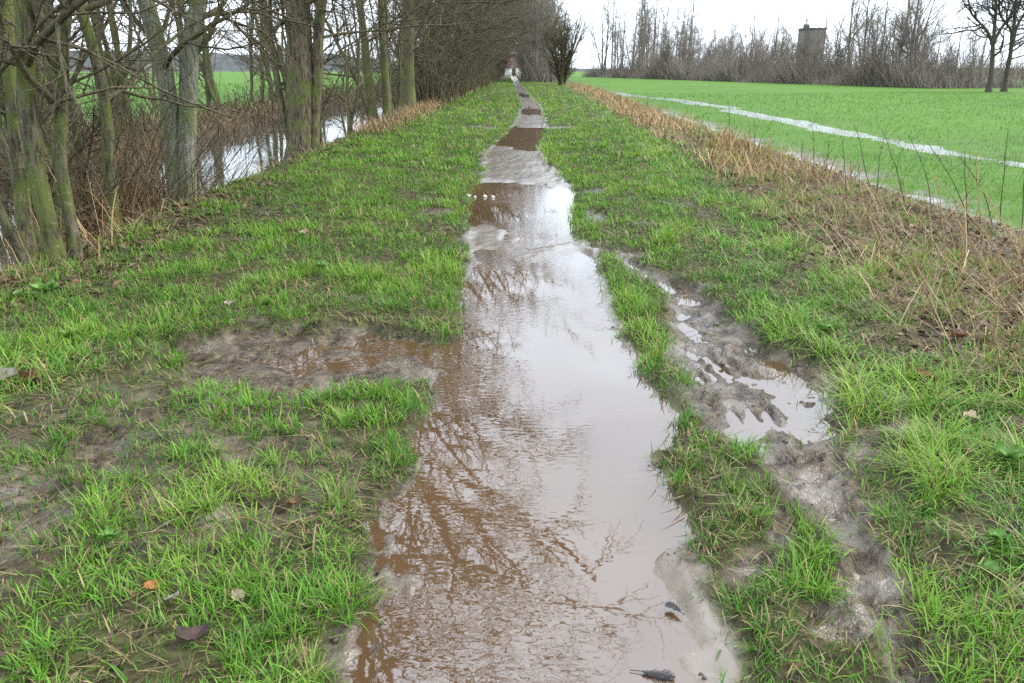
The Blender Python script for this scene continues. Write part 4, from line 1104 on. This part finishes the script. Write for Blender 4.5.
for i, (x, y, L, c, lab) in enumerate([
    (-1.12, 2.12, .05, 'orange', 'small orange-brown curled leaf in the grass at the lower left'),
    (-.84, 2.10, .06, 'beige', 'pale beige dry leaf in the grass left of the puddle'),
    (-.90, 1.88, .085, 'dark', 'dark crumpled leaf in the grass near the bottom edge'),
    (-1.03, 2.06, .05, 'grey', 'dull grey-brown leaf just right of the small orange leaf'),
    (-.83, 2.68, .05, 'brown', 'small red-brown leaf on the trampled grass left of the puddle'),
    (-2.40, 3.72, .13, 'brown', 'brown crumpled leaf at the left edge of the verge'),
    (-2.52, 3.74, .12, 'grey', 'faded leaf beside the brown crumpled one at the left edge'),
    (-3.34, 5.26, .13, 'green', 'round pale green leaf at the left edge below the alder'),
    (2.12, 3.84, .12, 'brown', 'brown leaf on the matted reeds at the right'),
    (2.06, 3.31, .10, 'beige', 'pale folded leaf in the grass at the right edge'),
    (2.54, 4.35, .12, 'brown', 'dark reddish leaf among the dead stalks at the right edge'),
    (1.72, 2.40, .06, 'dark', 'dark wet leaf in the long grass at the lower right edge'),
    (-1.86, 5.07, .08, 'grey', 'dry leaf on the mud edge at the far side of the muddy arm'),
    (-1.96, 7.5, .12, 'beige', 'pale leaf on the grass in front of the willow')]):
    o = obj('fallen_leaf', leaf_mesh(700 + i, L, .12 if c != 'green' else .0), LEAFC[c], loc=(x, y, gz(x, y) + .022), label=lab, cat='leaf')
    o.rotation_euler = (random.uniform(-.35, .35), random.uniform(-.35, .35), random.uniform(0, 6.28))

# two dark feathers at the right rim of the puddle
M_FEATH = mat_plain('dark_feather', (0.045, 0.042, 0.045), .6, .3, 60, .3)
def feather(x, y, z, L, w, rz, label):
    e = obj('feather', None, loc=(x, y, z), rotz=rz, label=label, cat='feather')
    T = Tubes(); T.add([(-L * .65, 0, .004), (-L * .2, .003, .006), (L * .2, 0, .008), (L * .5, -.006, .008)], [.0014, .0012, .001, .0004], 5)
    obj('shaft', T.mesh('shaft'), M_FEATH, e)
    B = Tubes()
    for s_ in (-1, 1):
        for j in range(26):
            t = j / 25; px_ = -L * .35 + L * .8 * t
            ln = w * math.sin(math.pi * (.12 + .82 * t)) * random.uniform(.75, 1.1)
            B.add([(px_, 0, .006), (px_ + ln * .6, s_ * ln * .5, .006 + random.uniform(-.002, .004)), (px_ + ln * 1.0, s_ * ln, .005 + random.uniform(-.002, .006))], [.0016, .0014, .0005], 4)
    obj('vane', B.mesh('vane'), M_FEATH, e)
feather(.40, 1.825, .001, .11, .024, -.25, 'dark feather lying on the puddle at the bottom edge')
feather(.505, 2.10, .012, .065, .018, 2.3, 'small dark feather on the silt at the right rim of the puddle')

# pale stones standing in the middle puddle, one dark clod
M_STONE = mat_plain('pale_stone', (0.62, 0.60, 0.55), .6, .15, 12, .2)
M_CLOD = mat_plain('dark_clod', (0.05, 0.04, 0.03), .5, .3, 12, .4)
def stone(x, y, z, s, sq, mat, name, label, group=None, seed=0, cat='stone'):
    rd2 = np.random.default_rng(seed)
    nl, nm = 7, 10; V = [(0, 0, -s * sq)]
    for a in range(1, nl):
        for b in range(nm):
            th, ph = math.pi * a / nl, 2 * math.pi * b / nm
            r = s * (1 + .25 * float(rd2.normal(0, .5)))
            V.append((r * math.sin(th) * math.cos(ph), r * math.sin(th) * math.sin(ph), -r * sq * math.cos(th)))
    V.append((0, 0, s * sq)); Qs, Ts = [], []
    for a in range(nl - 2):
        for b in range(nm):
            i0 = 1 + a * nm; c = (b + 1) % nm
            Qs.append((i0 + b, i0 + c, i0 + nm + c, i0 + nm + b))
    for b in range(nm):
        c = (b + 1) % nm; Ts += [(0, 1 + c, 1 + b), (len(V) - 1, 1 + (nl - 2) * nm + b, 1 + (nl - 2) * nm + c)]
    obj(name, make_mesh(name, np.array(V), np.array(Qs), np.array(Ts)), mat, loc=(x, y, z), label=label, group=group, cat=cat)
for i, (x, s) in enumerate([(-.49, .02), (-.36, .025), (-.25, .022)]):
    stone(x, 10.68 + .05 * (i % 2), .008, s, .9, M_STONE, 'pale_stone', 'small white stone standing out of the brown middle puddle', 'white stones in the middle puddle', i)
stone(-.60, 10.8, .0, .06, .5, M_STONE, 'pale_stone', 'larger pale stone at the left shore of the middle puddle', None, 7)
stone(.5, 11.9, .004, .026, .7, M_CLOD, 'earth_clod', 'lone dark clod in the water at the far side of the middle puddle', None, 8, 'clod')

# ------------------------------------------------------------------ clods of mud at the path's rims, rut and arm
rg = np.random.default_rng(901)
n = 9000
y = 1.6 * (14 / 1.6) ** rg.random(n); x = -2.6 + 4.8 * rg.random(n)
m = masks(x, y)
edge = np.maximum.reduce([m['rut'] * .7, m['arm'] * .4, m['trz'] * .2, np.exp(-(m['out'] / .06) ** 2), m['gaps']]) * (1 - np.clip(sstep(-.02, -.09, m['out']), 0, 1))
k = rg.random(n) < edge * .3
x, y = x[k], y[k]; n = len(x)
z = land(x, y); sz = (.004 + .013 * rg.random(n) ** 2.5)
u = np.array([(1, 0, 0), (0, 1, 0), (-1, 0, 0), (0, -1, 0), (0, 0, 1), (0, 0, -1.)])
V = (np.stack([x, y, z], 1)[:, None, :] + u[None] * sz[:, None, None] * (.6 + .8 * rg.random((n, 6, 1))) * np.array([1.3, 1.3, .8])).reshape(-1, 3)
f = np.array([(0, 1, 4), (1, 2, 4), (2, 3, 4), (3, 0, 4), (1, 0, 5), (2, 1, 5), (3, 2, 5), (0, 3, 5)])
T_ = ((np.arange(n) * 6)[:, None, None] + f[None]).reshape(-1, 3)
obj('mud_clods', make_mesh('mud_clods', V, None, T_, smooth=False), mat_plain('wet_clod', (0.05, 0.04, 0.028), .4, .4, 9, .4, .5), label='small dark clods of mud along the puddle rims and wheel rut', cat='clods', kind='stuff')


# low broad-leaved weeds in the verges
M_WEED = mat_plain('weed_leaf', (0.10, 0.20, 0.035), .45, .3, 30, .3)
for i, (x, y, k) in enumerate([(1.62, 2.32, .055), (1.5, 2.18, .045), (-3.2, 5.35, .10), (-2.55, 4.4, .07), (-1.35, 2.35, .045), (2.0, 2.9, .06), (-2.3, 3.2, .06), (1.9, 4.6, .07), (-1.5, 6.2, .07)]):
    e = obj('broadleaf_weed', None, loc=(x, y, gz(x, y) + .012), rotz=i * 1.3, label='low broad-leaved weed rosette among the verge grass blades', cat='weed', group='broad-leaved weeds in the verges')
    for j in range(6):
        o = obj('leaf', leaf_mesh(900 + i * 10 + j, k * random.uniform(.8, 1.2), 0), M_WEED, e)
        a = j * 1.047 + random.uniform(-.3, .3); t_ = random.uniform(-.6, -.15)
        o.location = (math.cos(a) * k * .55, math.sin(a) * k * .55, k * .25 + .01); o.rotation_euler = (0, t_, a)
